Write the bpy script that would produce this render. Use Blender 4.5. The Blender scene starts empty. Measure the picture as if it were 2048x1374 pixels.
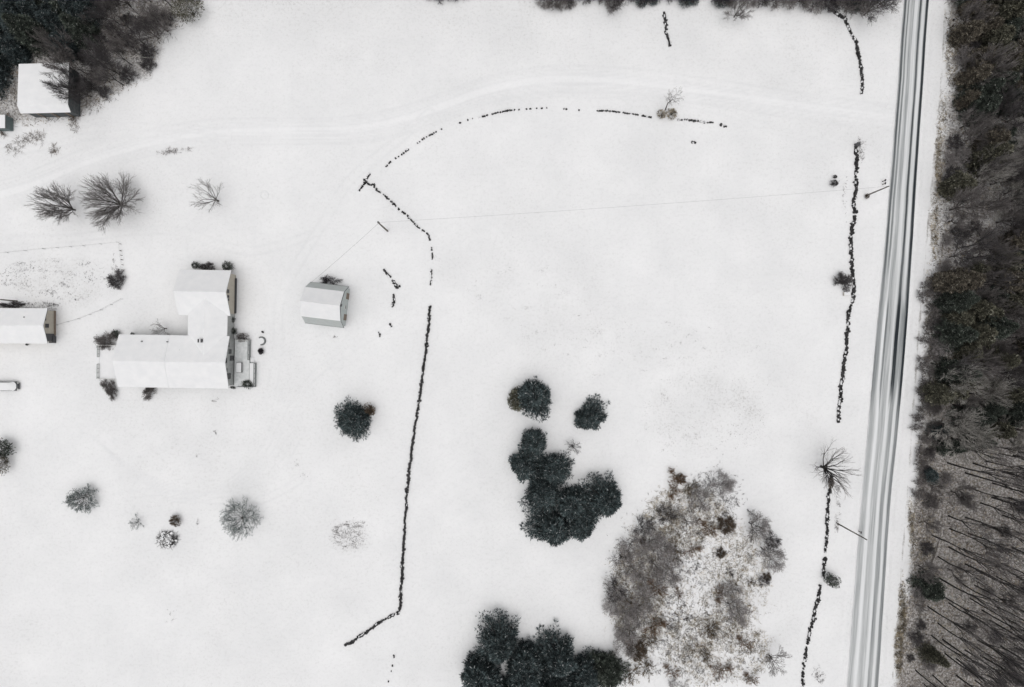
import bpy, bmesh, math, random
import numpy as np
from mathutils import Vector, Matrix

random.seed(7)
RNG = np.random.default_rng(11)
C = bpy.context.scene.collection
S = bpy.context.scene
H = 145.0          # camera height above the snow, metres; 10 photo pixels = 1 m on the ground

# ------------------------------------------------------------------ camera, world, sun, exposure
cam_d = bpy.data.cameras.new('camera')
cam = bpy.data.objects.new('camera', cam_d); C.objects.link(cam)
cam.location = (0, 0, H); cam.rotation_euler = (0, 0, 0)
cam_d.sensor_width = 36.0; cam_d.lens = 36.0 * 1450.0 / 2048.0
cam_d.clip_start = 1.0; cam_d.clip_end = 9000.0
S.camera = cam

SUN_EL, SUN_AZ = math.radians(80), math.radians(185)     # veiled sun a little west of south
world = bpy.data.worlds.new('World'); S.world = world; world.use_nodes = True
wn = world.node_tree; wn.nodes.clear()
wo = wn.nodes.new('ShaderNodeOutputWorld'); wb = wn.nodes.new('ShaderNodeBackground')
sky = wn.nodes.new('ShaderNodeTexSky'); sky.sky_type = 'NISHITA'; sky.sun_disc = False
sky.sun_elevation = SUN_EL; sky.sun_rotation = SUN_AZ; sky.air_density = 1.0; sky.dust_density = 6.0; sky.ozone_density = 1.0
hs = wn.nodes.new('ShaderNodeHueSaturation'); hs.inputs['Saturation'].default_value = 0.12   # overcast: grey cloud light
wn.links.new(sky.outputs[0], hs.inputs['Color']); wn.links.new(hs.outputs[0], wb.inputs[0]); wn.links.new(wb.outputs[0], wo.inputs[0])
wb.inputs[1].default_value = 0.111
sd = bpy.data.lights.new('sun', 'SUN'); sd.energy = 0.5; sd.angle = math.radians(80); sd.color = (1.0, 0.975, 0.95)
sun = bpy.data.objects.new('sun', sd); C.objects.link(sun)
sdir = Vector((math.sin(SUN_AZ) * math.cos(SUN_EL), math.cos(SUN_AZ) * math.cos(SUN_EL), math.sin(SUN_EL)))
sun.rotation_euler = sdir.to_track_quat('Z', 'Y').to_euler(); sun.location = (0, 0, 300)
S.view_settings.view_transform = 'Standard'; S.view_settings.look = 'None'
S.view_settings.gamma = 1.0; S.view_settings.use_curve_mapping = False
S.view_settings.exposure = 0.0
S.cycles.max_bounces = 6; S.cycles.diffuse_bounces = 4

# ------------------------------------------------------------------ helpers
def P(px, py, z=0.0):
    """world point at height z that stands over photo pixel (px, py)"""
    k = (1 - z / H) / 10.0
    return Vector(((px - 1024) * k, (687 - py) * k, z))

def tag(o, label=None, cat=None, group=None, kind=None):
    if label: o['label'] = label
    if cat: o['category'] = cat
    if group: o['group'] = group
    if kind: o['kind'] = kind
    return o

def thing(name, label, cat, loc=(0, 0, 0), rz=0.0, group=None):
    o = bpy.data.objects.new(name, None); C.objects.link(o)
    o.empty_display_size = 0.5
    o.location = loc; o.rotation_euler = (0, 0, rz)
    return tag(o, label, cat, group)

def link(name, me, parent=None, loc=(0, 0, 0), kind=None):
    o = bpy.data.objects.new(name, me); C.objects.link(o)
    if parent: o.parent = parent
    o.location = loc
    if kind: o['kind'] = kind
    return o

def np_mesh(name, V, F, mats, smooth=False, attrs=None):
    """V (n,3), F (m,k) uniform faces"""
    V = np.asarray(V, dtype=np.float32); F = np.asarray(F, dtype=np.int32)
    me = bpy.data.meshes.new(name)
    me.vertices.add(len(V)); me.vertices.foreach_set('co', V.ravel())
    k = F.shape[1]
    me.loops.add(F.size); me.loops.foreach_set('vertex_index', F.ravel())
    me.polygons.add(len(F))
    me.polygons.foreach_set('loop_start', np.arange(0, F.size, k, dtype=np.int32))
    try: me.polygons.foreach_set('loop_total', np.full(len(F), k, dtype=np.int32))
    except Exception: pass
    me.polygons.foreach_set('use_smooth', np.full(len(F), smooth, dtype=bool))
    me.update(calc_edges=True)
    for m in (mats if isinstance(mats, (list, tuple)) else [mats]): me.materials.append(m)
    if attrs:
        for an, av in attrs.items():
            a = me.attributes.new(an, 'FLOAT', 'POINT'); a.data.foreach_set('value', np.asarray(av, dtype=np.float32).ravel())
    return me

def tubes(segs, sides=3):
    """segs: rows (p0xyz, p1xyz, r0, r1) -> open tapered prisms"""
    s = np.asarray(segs, dtype=np.float64); n = len(s)
    p0, p1, r0, r1 = s[:, 0:3], s[:, 3:6], s[:, 6], s[:, 7]
    d = p1 - p0; d /= np.maximum(np.linalg.norm(d, axis=1, keepdims=True), 1e-9)
    ref = np.where(np.abs(d[:, 2:3]) > 0.8, np.array([[1.0, 0, 0]]), np.array([[0, 0, 1.0]]))
    a = np.cross(d, ref); a /= np.linalg.norm(a, axis=1, keepdims=True); b = np.cross(d, a)
    V = np.zeros((n, 2 * sides, 3))
    for i in range(sides):
        t = 2 * math.pi * i / sides
        o = a * math.cos(t) + b * math.sin(t)
        V[:, i] = p0 + o * r0[:, None]; V[:, sides + i] = p1 + o * r1[:, None]
    base = (np.arange(n) * 2 * sides)[:, None, None]
    f = np.array([[i, (i + 1) % sides, sides + (i + 1) % sides, sides + i] for i in range(sides)])[None]
    return V.reshape(-1, 3), (base + f).reshape(-1, 4)

def bm_obj(name, bm, mat, parent=None, loc=(0, 0, 0), bevel=0.0, kind=None):
    if bevel > 0:
        bmesh.ops.bevel(bm, geom=bm.edges[:] + bm.verts[:], offset=bevel, segments=2, affect='EDGES', clamp_overlap=True)
    bmesh.ops.recalc_face_normals(bm, faces=bm.faces[:])
    me = bpy.data.meshes.new(name); bm.to_mesh(me); bm.free(); me.materials.append(mat)
    return link(name, me, parent, loc, kind)

def add_box(bm, x0, x1, y0, y1, z0, z1):
    vs = [bm.verts.new(c) for c in ((x0,y0,z0),(x1,y0,z0),(x1,y1,z0),(x0,y1,z0),(x0,y0,z1),(x1,y0,z1),(x1,y1,z1),(x0,y1,z1))]
    for f in ((3,2,1,0),(4,5,6,7),(0,1,5,4),(1,2,6,5),(2,3,7,6),(3,0,4,7)): bm.faces.new([vs[i] for i in f])

def box(name, mat, parent, x0, x1, y0, y1, z0, z1, bevel=0.0):
    bm = bmesh.new(); add_box(bm, x0, x1, y0, y1, z0, z1); return bm_obj(name, bm, mat, parent, bevel=bevel)

def add_prism(bm, prof, t0, t1, axis='x'):
    """closed profile [(s,z)] extruded from t0 to t1 along axis"""
    def v(s, z, t): return bm.verts.new((t, s, z) if axis == 'x' else (s, t, z))
    A = [v(s, z, t0) for s, z in prof]; B = [v(s, z, t1) for s, z in prof]; n = len(prof)
    bm.faces.new(A); bm.faces.new(B[::-1])
    for i in range(n): bm.faces.new((A[i], B[i], B[(i + 1) % n], A[(i + 1) % n]))

def prism(name, mat, parent, prof, t0, t1, axis='x', bevel=0.0):
    bm = bmesh.new(); add_prism(bm, prof, t0, t1, axis); return bm_obj(name, bm, mat, parent, bevel=bevel)

def add_cyl(bm, p0, p1, r0, r1=None, seg=10):
    p0, p1 = Vector(p0), Vector(p1); r1 = r0 if r1 is None else r1
    d = (p1 - p0).normalized(); ref = Vector((1, 0, 0)) if abs(d.z) > .8 else Vector((0, 0, 1))
    a = d.cross(ref).normalized(); b = d.cross(a)
    A = [bm.verts.new(p0 + (a * math.cos(2*math.pi*i/seg) + b * math.sin(2*math.pi*i/seg)) * r0) for i in range(seg)]
    B = [bm.verts.new(p1 + (a * math.cos(2*math.pi*i/seg) + b * math.sin(2*math.pi*i/seg)) * r1) for i in range(seg)]
    bm.faces.new(A[::-1]); bm.faces.new(B)
    for i in range(seg): bm.faces.new((A[i], A[(i+1) % seg], B[(i+1) % seg], B[i]))

# ------------------------------------------------------------------ materials
def new_mat(name):
    m = bpy.data.materials.new(name); m.use_nodes = True
    return m, m.node_tree, m.node_tree.nodes['Principled BSDF']
def N(nt, t, **kw):
    n = nt.nodes.new(t)
    for k, v in kw.items(): setattr(n, k, v)
    return n
def ramp(nt, stops, interp='LINEAR'):
    r = N(nt, 'ShaderNodeValToRGB'); cr = r.color_ramp; cr.interpolation = interp
    while len(cr.elements) > 2: cr.elements.remove(cr.elements[-1])
    def c4(c): return (c, c, c, 1) if isinstance(c, (int, float)) else (*c, 1)
    cr.elements[0].position, cr.elements[0].color = stops[0][0], c4(stops[0][1])
    cr.elements[1].position, cr.elements[1].color = stops[-1][0], c4(stops[-1][1])
    for p, c in stops[1:-1]:
        e = cr.elements.new(p); e.color = c4(c)
    return r
def mixc(nt, fac, a, b):
    m = N(nt, 'ShaderNodeMix', data_type='RGBA')
    for s, v in ((m.inputs[0], fac), (m.inputs[6], a), (m.inputs[7], b)):
        if isinstance(v, (int, float)): s.default_value = v
        elif isinstance(v, tuple): s.default_value = (*v, 1)
        else: nt.links.new(v, s)
    return m.outputs[2]
def mth(nt, op, a, b=None, clamp=False):
    m = N(nt, 'ShaderNodeMath', operation=op, use_clamp=clamp)
    for s, v in ((m.inputs[0], a), (m.inputs[1], b)):
        if v is None: continue
        if isinstance(v, (int, float)): s.default_value = v
        else: nt.links.new(v, s)
    return m.outputs[0]
def noise(nt, vec, scale, detail=4, rough=0.55):
    n = N(nt, 'ShaderNodeTexNoise'); n.inputs['Scale'].default_value = scale
    n.inputs['Detail'].default_value = detail; n.inputs['Roughness'].default_value = rough
    if vec is not None: nt.links.new(vec, n.inputs['Vector'])
    return n.outputs['Fac']

def simple(name, col, rough=0.8, var=0.25, scale=3.0, island=False, metal=0.0, bump=0.0):
    m, nt, b = new_mat(name)
    tc = N(nt, 'ShaderNodeTexCoord')
    f = noise(nt, tc.outputs['Object'], scale)
    lo = tuple(c * (1 - var) for c in col); hi = tuple(min(1, c * (1 + var)) for c in col)
    r = ramp(nt, [(0.3, lo), (0.7, hi)]); nt.links.new(f, r.inputs[0]); out = r.outputs[0]
    if island:
        g = N(nt, 'ShaderNodeNewGeometry'); r2 = ramp(nt, [(0, 0.55), (1, 1.45)]); nt.links.new(g.outputs['Random Per Island'], r2.inputs[0])
        mm = N(nt, 'ShaderNodeMix', data_type='RGBA', blend_type='MULTIPLY'); mm.inputs[0].default_value = 1
        nt.links.new(out, mm.inputs[6]); nt.links.new(r2.outputs[0], mm.inputs[7]); out = mm.outputs[2]
    nt.links.new(out, b.inputs['Base Color']); b.inputs['Roughness'].default_value = rough; b.inputs['Metallic'].default_value = metal
    if bump:
        bp = N(nt, 'ShaderNodeBump'); bp.inputs['Strength'].default_value = bump; bp.inputs['Distance'].default_value = 0.05
        nt.links.new(f, bp.inputs['Height']); nt.links.new(bp.outputs[0], b.inputs['Normal'])
    return m

def foliage(name, dark, light, pale=None, pale_amt=0.04):
    m, nt, b = new_mat(name)
    g = N(nt, 'ShaderNodeNewGeometry'); oi = N(nt, 'ShaderNodeObjectInfo'); tc = N(nt, 'ShaderNodeTexCoord')
    r = ramp(nt, [(0, dark), (0.75, light), (1, tuple(c * 1.5 for c in light))]); nt.links.new(g.outputs['Random Per Island'], r.inputs[0])
    out = r.outputs[0]
    n = noise(nt, tc.outputs['Object'], 0.8, 4); rr = ramp(nt, [(0.38, 0.5), (0.62, 1.5)]); nt.links.new(n, rr.inputs[0])
    mm = N(nt, 'ShaderNodeMix', data_type='RGBA', blend_type='MULTIPLY'); mm.inputs[0].default_value = 1
    nt.links.new(out, mm.inputs[6]); nt.links.new(rr.outputs[0], mm.inputs[7]); out = mm.outputs[2]
    if pale:
        f = mth(nt, 'GREATER_THAN', mth(nt, 'FRACT', mth(nt, 'MULTIPLY', g.outputs['Random Per Island'], 37.7)), 1 - pale_amt)
        out = mixc(nt, f, out, pale)
    nt.links.new(out, b.inputs['Base Color']); b.inputs['Roughness'].default_value = 0.85
    b.inputs['Specular IOR Level'].default_value = 0.2
    return m

M = {}
M['bark_grey'] = simple('bark_grey', (0.070, 0.062, 0.058), 0.9, 0.3, 6)
M['bark_dark'] = simple('bark_dark', (0.035, 0.032, 0.031), 0.9, 0.3, 6)
M['twig_grey'] = simple('twig_grey', (0.17, 0.155, 0.15), 0.9, 0.3, 0.6, island=True)
M['twig_yard'] = simple('twig_yard', (0.23, 0.215, 0.21), 0.9, 0.25, 0.6, island=True)
M['twig_mauve'] = simple('twig_mauve', (0.29, 0.27, 0.265), 0.9, 0.3, 0.6, island=True)
M['twig_rust'] = simple('twig_rust', (0.16, 0.105, 0.070), 0.9, 0.35, 0.6, island=True)
M['twig_olive'] = simple('twig_olive', (0.13, 0.10, 0.065), 0.9, 0.35, 0.6, island=True)
M['twig_dark'] = simple('twig_dark', (0.085, 0.078, 0.080), 0.9, 0.35, 0.5, island=True)
M['twig_brown'] = simple('twig_brown', (0.105, 0.078, 0.055), 0.9, 0.35, 0.5, island=True)
M['twig_pale'] = simple('twig_pale', (0.35, 0.335, 0.31), 0.9, 0.25, 0.5, island=True)
M['needle_blue'] = foliage('needle_blue', (0.012, 0.020, 0.022), (0.085, 0.108, 0.110), (0.50, 0.52, 0.52), 0.04)
M['needle_green'] = foliage('needle_green', (0.016, 0.023, 0.019), (0.088, 0.102, 0.085), (0.46, 0.48, 0.44), 0.035)
M['needle_olive'] = foliage('needle_olive', (0.032, 0.033, 0.025), (0.145, 0.140, 0.105), (0.48, 0.47, 0.38), 0.05)
M['needle_brown'] = foliage('needle_brown', (0.042, 0.037, 0.030), (0.165, 0.145, 0.115), (0.46, 0.43, 0.36), 0.05)
M['leaf_rust'] = foliage('leaf_rust', (0.055, 0.042, 0.030), (0.19, 0.145, 0.105))
M['leaf_tan'] = foliage('leaf_tan', (0.14, 0.115, 0.08), (0.36, 0.31, 0.23))
M['frost_green'] = foliage('frost_green', (0.05, 0.062, 0.060), (0.17, 0.20, 0.195), (0.7, 0.72, 0.72), 0.18)
M['stone'] = simple('stone', (0.034, 0.033, 0.034), 0.9, 0.6, 1.5, island=True)
M['wall_tan'] = simple('wall_tan', (0.50, 0.46, 0.39), 0.8, 0.06, 2)
M['wall_grey'] = simple('wall_grey', (0.42, 0.43, 0.42), 0.8, 0.12, 2)
M['wall_teal'] = simple('wall_teal', (0.52, 0.56, 0.55), 0.8, 0.06, 2)
M['wall_dark'] = simple('wall_dark', (0.085, 0.095, 0.098), 0.8, 0.3, 2)
M['shed_green'] = simple('shed_green', (0.14, 0.18, 0.18), 0.7, 0.12, 2)
M['roof_metal'] = simple('roof_metal', (0.50, 0.53, 0.52), 0.6, 0.06, 1.2)
M['roof_dark'] = simple('roof_dark', (0.10, 0.10, 0.10), 0.8, 0.2, 3)
M['trim_white'] = simple('trim_white', (0.72, 0.72, 0.70), 0.6, 0.05, 2)
M['trim_dark'] = simple('trim_dark', (0.06, 0.06, 0.065), 0.6, 0.1, 2)
M['glass'] = simple('glass', (0.02, 0.022, 0.025), 0.12, 0.1, 1)
M['wood_pole'] = simple('wood_pole', (0.15, 0.135, 0.12), 0.85, 0.25, 6)
M['wood_grey'] = simple('wood_grey', (0.33, 0.35, 0.34), 0.85, 0.15, 4)
M['wood_brown'] = simple('wood_brown', (0.24, 0.19, 0.15), 0.85, 0.2, 4)
M['metal_dark'] = simple('metal_dark', (0.05, 0.05, 0.055), 0.5, 0.1, 4)
M['iron'] = simple('iron', (0.16, 0.17, 0.17), 0.6, 0.2, 4)
M['wire'] = simple('wire', (0.12, 0.12, 0.12), 0.6, 0.1, 4)
M['car_paint'] = simple('car_paint', (0.05, 0.055, 0.06), 0.3, 0.05, 1)
M['rubber'] = simple('rubber', (0.015, 0.015, 0.016), 0.8, 0.1, 4)
M['soil_dark'] = simple('soil_dark', (0.045, 0.035, 0.028), 0.95, 0.35, 2.5, bump=0.5)
M['shrub_purple'] = simple('shrub_purple', (0.035, 0.028, 0.033), 0.9, 0.3, 4, island=True)
m, nt, b = new_mat('snow')
tc = N(nt, 'ShaderNodeTexCoord'); f = noise(nt, tc.outputs['Object'], 0.7, 5)
r = ramp(nt, [(0.3, (0.78, 0.785, 0.795)), (0.7, (0.84, 0.84, 0.845))]); nt.links.new(f, r.inputs[0]); nt.links.new(r.outputs[0], b.inputs['Base Color'])
b.inputs['Roughness'].default_value = 0.9; b.inputs['Specular IOR Level'].default_value = 0.1
bp = N(nt, 'ShaderNodeBump'); bp.inputs['Strength'].default_value = 0.4; bp.inputs['Distance'].default_value = 0.08
nt.links.new(noise(nt, tc.outputs['Object'], 2.0, 4), bp.inputs['Height']); nt.links.new(bp.outputs[0], b.inputs['Normal'])
M['snow'] = m

# ------------------------------------------------------------------ 2-D fields used for the ground sheet
def vnoise(X, Y, cell, seed):
    g = np.random.default_rng(seed).random((256, 256))
    x, y = X / cell, Y / cell
    xi, yi = np.floor(x).astype(int), np.floor(y).astype(int); fx, fy = x - xi, y - yi
    fx, fy = fx*fx*(3-2*fx), fy*fy*(3-2*fy)
    a, b_ = g[xi % 256, yi % 256], g[(xi+1) % 256, yi % 256]; c, d = g[xi % 256, (yi+1) % 256], g[(xi+1) % 256, (yi+1) % 256]
    return (a*(1-fx)+b_*fx)*(1-fy) + (c*(1-fx)+d*fx)*fy
def seg_dist(X, Y, pts):
    D = np.full(X.shape, 1e9)
    for (ax, ay), (bx, by) in zip(pts[:-1], pts[1:]):
        dx, dy = bx-ax, by-ay; L = dx*dx+dy*dy + 1e-9
        t = np.clip(((X-ax)*dx + (Y-ay)*dy)/L, 0, 1)
        D = np.minimum(D, np.hypot(X-ax-t*dx, Y-ay-t*dy))
    return D
def spline(px, n=10):
    """Catmull-Rom through photo pixels -> world xy list"""
    p = [((a-1024)/10.0, (687-b_)/10.0) for a, b_ in px]
    p = [p[0]] + p + [p[-1]]; out = []
    for i in range(1, len(p)-2):
        p0, p1, p2, p3 = (np.array(q) for q in p[i-1:i+3])
        for k in range(n):
            t = k/n; out.append(tuple(0.5*((2*p1)+(-p0+p2)*t+(2*p0-5*p1+4*p2-p3)*t*t+(-p0+3*p1-3*p2+p3)*t**3)))
    out.append(p[-2]); return out
def in_poly(X, Y, px):
    p = [((a-1024)/10.0, (687-b_)/10.0) for a, b_ in px]; ins = np.zeros(np.shape(X), bool)
    j = len(p)-1
    for i in range(len(p)):
        (xi, yi), (xj, yj) = p[i], p[j]
        c = ((yi > Y) != (yj > Y)) & (X < (xj-xi)*(Y-yi)/((yj-yi) or 1e-9)+xi)
        ins ^= c; j = i
    return ins
def poly_soft(X, Y, px, soft):
    p = [((a-1024)/10.0, (687-b_)/10.0) for a, b_ in px]
    d = seg_dist(X, Y, p + [p[0]]); s = np.where(in_poly(X, Y, px), d, -d)
    return np.clip(0.5 + s/(2*soft), 0, 1)

ROAD_L = [(1900,-1500),(1846,-400),(1808,0),(1796,170),(1782,344),(1767,520),(1751,688),(1736,860),(1721,1030),(1694,1374),(1660,1774),(1560,2900)]
ROAD_R = [(1952,-1500),(1895,-400),(1858,0),(1846,170),(1834,344),(1823,520),(1811,688),(1796,860),(1779,1030),(1756,1374),(1722,1774),(1624,2900)]
WOOD_E = [(1884,-60),(1892,60),(1893,180),(1888,260),(1872,360),(1868,440),(1862,520),(1858,600),(1852,640),(1845,700),(1838,800),(1838,900),(1828,1000),(1822,1080),(1818,1160),(1806,1240),(1796,1374),(1786,1480),(2400,1480),(2400,-60)]
WOOD_NW = [(-300,-200),(420,-200),(412,0),(360,60),(330,90),(305,150),(240,190),(190,225),(150,240),(-10,262),(-300,300)]
SCRUB = [(1345,940),(1420,938),(1465,965),(1500,1010),(1555,1060),(1575,1120),(1555,1180),(1520,1250),(1545,1310),(1560,1400),(1250,1400),(1240,1300),(1212,1230),(1212,1160),(1245,1090),(1300,1030),(1320,980)]

# ------------------------------------------------------------------ the snow-covered ground: one sheet to the horizon
def axis(a, b_, step, far):
    core = np.arange(a, b_ + step/2, step); ext, d, x = [], step*1.5, b_
    while x < far: x += d; d *= 1.35; ext.append(x)
    e = np.array(ext); return np.concatenate([(a - (e - b_))[::-1], core, e])
xs = axis(-106, 106, 0.33, 3000); ys = axis(-72, 72, 0.33, 3000)
X, Y = np.meshgrid(xs, ys, indexing='ij')
rut = np.zeros_like(X); track = np.zeros_like(X); dip = np.zeros_like(X)
def lay_track(px, off, w, amt, depth):
    global track, dip, rut
    L = spline(px, 8); D = seg_dist(X, Y, L)
    for o in off:
        f = np.exp(-((D - o)/w)**2); track = np.maximum(track, f*amt); dip = np.maximum(dip, f*depth)
        if w < .5: rut = np.maximum(rut, f*min(1, amt*2.2)*(0.4+0.8*vnoise(X, Y, 3.5, 71)))
drive = [(1800,236),(1700,225),(1560,205),(1400,180),(1240,160),(1100,158),(980,178),(890,210),(800,240),(700,258),(560,262),(420,265),(300,285),(180,320),(60,370),(-40,400)]
lay_track(drive, (0.0,), 1.6, 0.55, 0.01); lay_track(drive, (0.9, 2.6), 0.22, 0.28, 0.04)
for k_, (dx_, dy_) in enumerate(((0, -14), (6, 12), (-10, 26))): lay_track([(a+dx_, b_+dy_+6*math.sin(a/170+k_)) for a, b_ in drive], (0.0, 0.5), 0.16, 0.22, 0.02)
lay_track([(1700,300),(1560,262),(1440,222),(1300,196),(1150,188)], (0.6,), 0.18, 0.22, 0.02)
lay_track([(860,600),(800,640),(700,700),(620,760),(560,860)], (0.7,), 0.2, 0.2, 0.02)
lay_track([(0,300),(90,285),(200,262),(330,262),(450,270)], (0.0, 1.4), 0.2, 0.24, 0.02)
lay_track([(860,225),(770,300),(700,360),(650,440),(600,520),(560,600),(555,700),(540,800)], (0.9,), 0.25, 0.22, 0.04)
lay_track([(0,480),(140,476),(260,462),(360,462),(440,490),(520,500),(620,470)], (0.8,), 0.22, 0.22, 0.03)
for k in range(6):
    lay_track([(180+14*k,870+14*k),(260+10*k,930+10*k),(360,975+6*k),(470-4*k,985-4*k),(560-8*k,940-8*k),(600-10*k,880-10*k)], (0.0,), 0.16, 0.32, 0.03)
lay_track([(150,1010),(300,985),(420,1000),(520,1000),(600,960)], (0.7,), 0.16, 0.3, 0.03)
roadD = np.minimum(seg_dist(X, Y, spline(ROAD_L, 3)), seg_dist(X, Y, spline(ROAD_R, 3)))
road_poly = ROAD_L + ROAD_R[::-1]
on_road = in_poly(X, Y, road_poly)
shoulderL = spline([(1790,0),(1775,200),(1762,344),(1733,688),(1706,1000),(1680,1374)], 4); dl = seg_dist(X, Y, shoulderL)
track = np.maximum(track, 0.20*np.exp(-(dl/0.25)**2)); dip = np.maximum(dip, 0.03*np.exp(-(dl/0.25)**2))
shoulderR = spline([(1892,0),(1880,200),(1866,344),(1836,688),(1814,1000),(1784,1374)], 4); dr = seg_dist(X, Y, shoulderR)
litE = poly_soft(X + 1.4*(vnoise(X, Y, 3.1, 2)-.5) + 2*(vnoise(X, Y, 9, 5)-.5), Y, WOOD_E, 1.6)
litW = poly_soft(X + 1.5*(vnoise(X, Y, 3, 3)-.5), Y + 1.5*(vnoise(X, Y, 3, 4)-.5), WOOD_NW, 2.5)
south = np.clip((8 - Y)/40, 0, 1)
litter = np.clip(litE*(0.44 + 0.17*south), 0, 1)
litter = np.maximum(litter, litW*0.45)
litter = np.maximum(litter, poly_soft(X, Y, SCRUB, 2.0)*0.10)
weeds = np.clip(np.exp(-(dr/0.35)**2)*(0.35+0.6*vnoise(X, Y, 1.7, 9)), 0, 1)
litter = np.maximum(litter, weeds*0.55)
thin = 0.16 + 0.5*vnoise(X, Y, 14, 21)*vnoise(X, Y, 4, 22)
def patch(cx, cy, rx, ry, amt, sd_):
    global thin
    q = ((X-(cx-1024)/10)/(rx/10))**2 + ((Y-(687-cy)/10)/(ry/10))**2
    thin = np.maximum(thin, amt*np.clip(1.35-q, 0, 1)*(0.45+0.9*vnoise(X, Y, 2.4, sd_)))
for a in ((1130,650,140,60,.5,31),(1330,700,170,50,.42,32),(1420,830,130,95,.8,33),(960,540,110,70,.42,34),(120,560,125,60,.85,35),
          (700,1075,45,38,1.0,36),(420,930,230,80,.5,37),(690,140,150,70,.38,38),(1600,520,60,80,.35,39),(320,680,60,25,.2,40),(1180,330,240,60,.3,41),(240,1130,120,60,.3,42)): patch(*a)
thin = np.clip(thin + 0.30*np.clip((Y-54)/16, 0, 1), 0, 1)*(1-0.75*np.clip(track*2, 0, 1))  # also greys the snow northwards: woods' shade painted in along the top edge
bank = 0.16*np.exp(-((roadD-0.55)/0.40)**2)*(0.5+vnoise(X, Y, 1.1, 50))*(~on_road)
core = (np.abs(X) < 112) & (np.abs(Y) < 78)
Z = -0.10 + 0.06*vnoise(X, Y, 6, 60) + 0.025*vnoise(X, Y, 1.3, 61) - dip + np.where(on_road, -0.05, bank) + 0.10*np.clip(litter*2, 0, 1)*(vnoise(X, Y, 1.9, 62)-.4)*(~on_road)
Z = np.where(core, Z, -0.1)
nx, ny = X.shape
idx = np.arange(nx*ny).reshape(nx, ny)
F = np.stack([idx[:-1, :-1], idx[1:, :-1], idx[1:, 1:], idx[:-1, 1:]], -1).reshape(-1, 4)

m, nt, b = new_mat('snow_ground')
geo = N(nt, 'ShaderNodeNewGeometry'); pos = geo.outputs['Position']
def attr(nm): return N(nt, 'ShaderNodeAttribute', attribute_name=nm).outputs['Fac']
n1 = noise(nt, pos, 0.09, 3); n2 = noise(nt, pos, 0.9, 5)
rs = ramp(nt, [(0.35, (0.785, 0.788, 0.795)), (0.65, (0.87, 0.87, 0.875))]); nt.links.new(mth(nt, 'ADD', mth(nt, 'MULTIPLY', n1, .65), mth(nt, 'MULTIPLY', n2, .35)), rs.inputs[0])
spk = noise(nt, pos, 2.6, 6, 0.7)                     # blades of dead grass pricking through
thr = mth(nt, 'SUBTRACT', 0.685, mth(nt, 'MULTIPLY', attr('thin'), 0.15))
sp = mth(nt, 'MULTIPLY', mth(nt, 'SUBTRACT', spk, thr), 6.0, clamp=True)
col = mixc(nt, mth(nt, 'MULTIPLY', sp, 0.75), rs.outputs[0], (0.33, 0.31, 0.28))
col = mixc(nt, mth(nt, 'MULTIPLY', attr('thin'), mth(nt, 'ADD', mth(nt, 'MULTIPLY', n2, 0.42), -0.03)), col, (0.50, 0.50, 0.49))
col = mixc(nt, mth(nt, 'MULTIPLY', attr('track'), 0.5), col, (0.90, 0.90, 0.91))
col = mixc(nt, mth(nt, 'MULTIPLY', attr('rut'), 0.34), col, (0.52, 0.53, 0.54))
gr = noise(nt, pos, 1.7, 7, 0.8); grf = mth(nt, 'MULTIPLY', mth(nt, 'SUBTRACT', gr, 0.5), mth(nt, 'ADD', mth(nt, 'MULTIPLY', attr('thin'), 2.2), 0.55), clamp=True)
col = mixc(nt, grf, col, (0.42, 0.41, 0.40))
ln = noise(nt, pos, 2.4, 8, 0.78); ln2 = noise(nt, pos, 0.35, 4)
lr = ramp(nt, [(0.32, (0.10, 0.088, 0.076)), (0.48, (0.27, 0.25, 0.235)), (0.62, (0.60, 0.585, 0.57))]); nt.links.new(ln, lr.inputs[0])
lsn = mth(nt, 'ADD', mth(nt, 'MULTIPLY', ln, 0.5), mth(nt, 'MULTIPLY', ln2, 0.5))
lf = mth(nt, 'MULTIPLY', mth(nt, 'ADD', mth(nt, 'SUBTRACT', mth(nt, 'MULTIPLY', attr('litter'), 1.5), lsn), 0.12), 2.6, clamp=True)
col = mixc(nt, lf, col, lr.outputs[0])
nt.links.new(col, b.inputs['Base Color']); b.inputs['Roughness'].default_value = 0.9; b.inputs['Specular IOR Level'].default_value = 0.1
bp = N(nt, 'ShaderNodeBump'); bp.inputs['Strength'].default_value = 0.5; bp.inputs['Distance'].default_value = 0.10
nt.links.new(n2, bp.inputs['Height']); nt.links.new(bp.outputs[0], b.inputs['Normal'])
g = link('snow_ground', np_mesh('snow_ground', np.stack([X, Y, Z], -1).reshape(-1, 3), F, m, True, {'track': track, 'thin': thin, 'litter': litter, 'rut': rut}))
tag(g, kind='structure')

# ------------------------------------------------------------------ the road
L, R = spline(ROAD_L, 40), spline(ROAD_R, 40); nu = 25
V, UV = [], []
for (lx, ly), (rx, ry) in zip(L, R):
    for k in range(nu):
        u = k/(nu-1); V.append((lx+(rx-lx)*u, ly+(ry-ly)*u, 0.02 + 0.05*math.sin(math.pi*u)))
V = np.array(V); n = len(L); idx = np.arange(n*nu).reshape(n, nu)
F = np.stack([idx[:-1, :-1], idx[1:, :-1], idx[1:, 1:], idx[:-1, 1:]], -1).reshape(-1, 4)
m, nt, b = new_mat('road_slush')
u = N(nt, 'ShaderNodeAttribute', attribute_name='across').outputs['Fac']
geo = N(nt, 'ShaderNodeNewGeometry'); sx = N(nt, 'ShaderNodeSeparateXYZ'); nt.links.new(geo.outputs['Position'], sx.inputs[0])
cv = N(nt, 'ShaderNodeCombineXYZ'); nt.links.new(mth(nt, 'MULTIPLY', u, 14.0), cv.inputs[0]); nt.links.new(mth(nt, 'MULTIPLY', sx.outputs[1], 0.05), cv.inputs[1])
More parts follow.
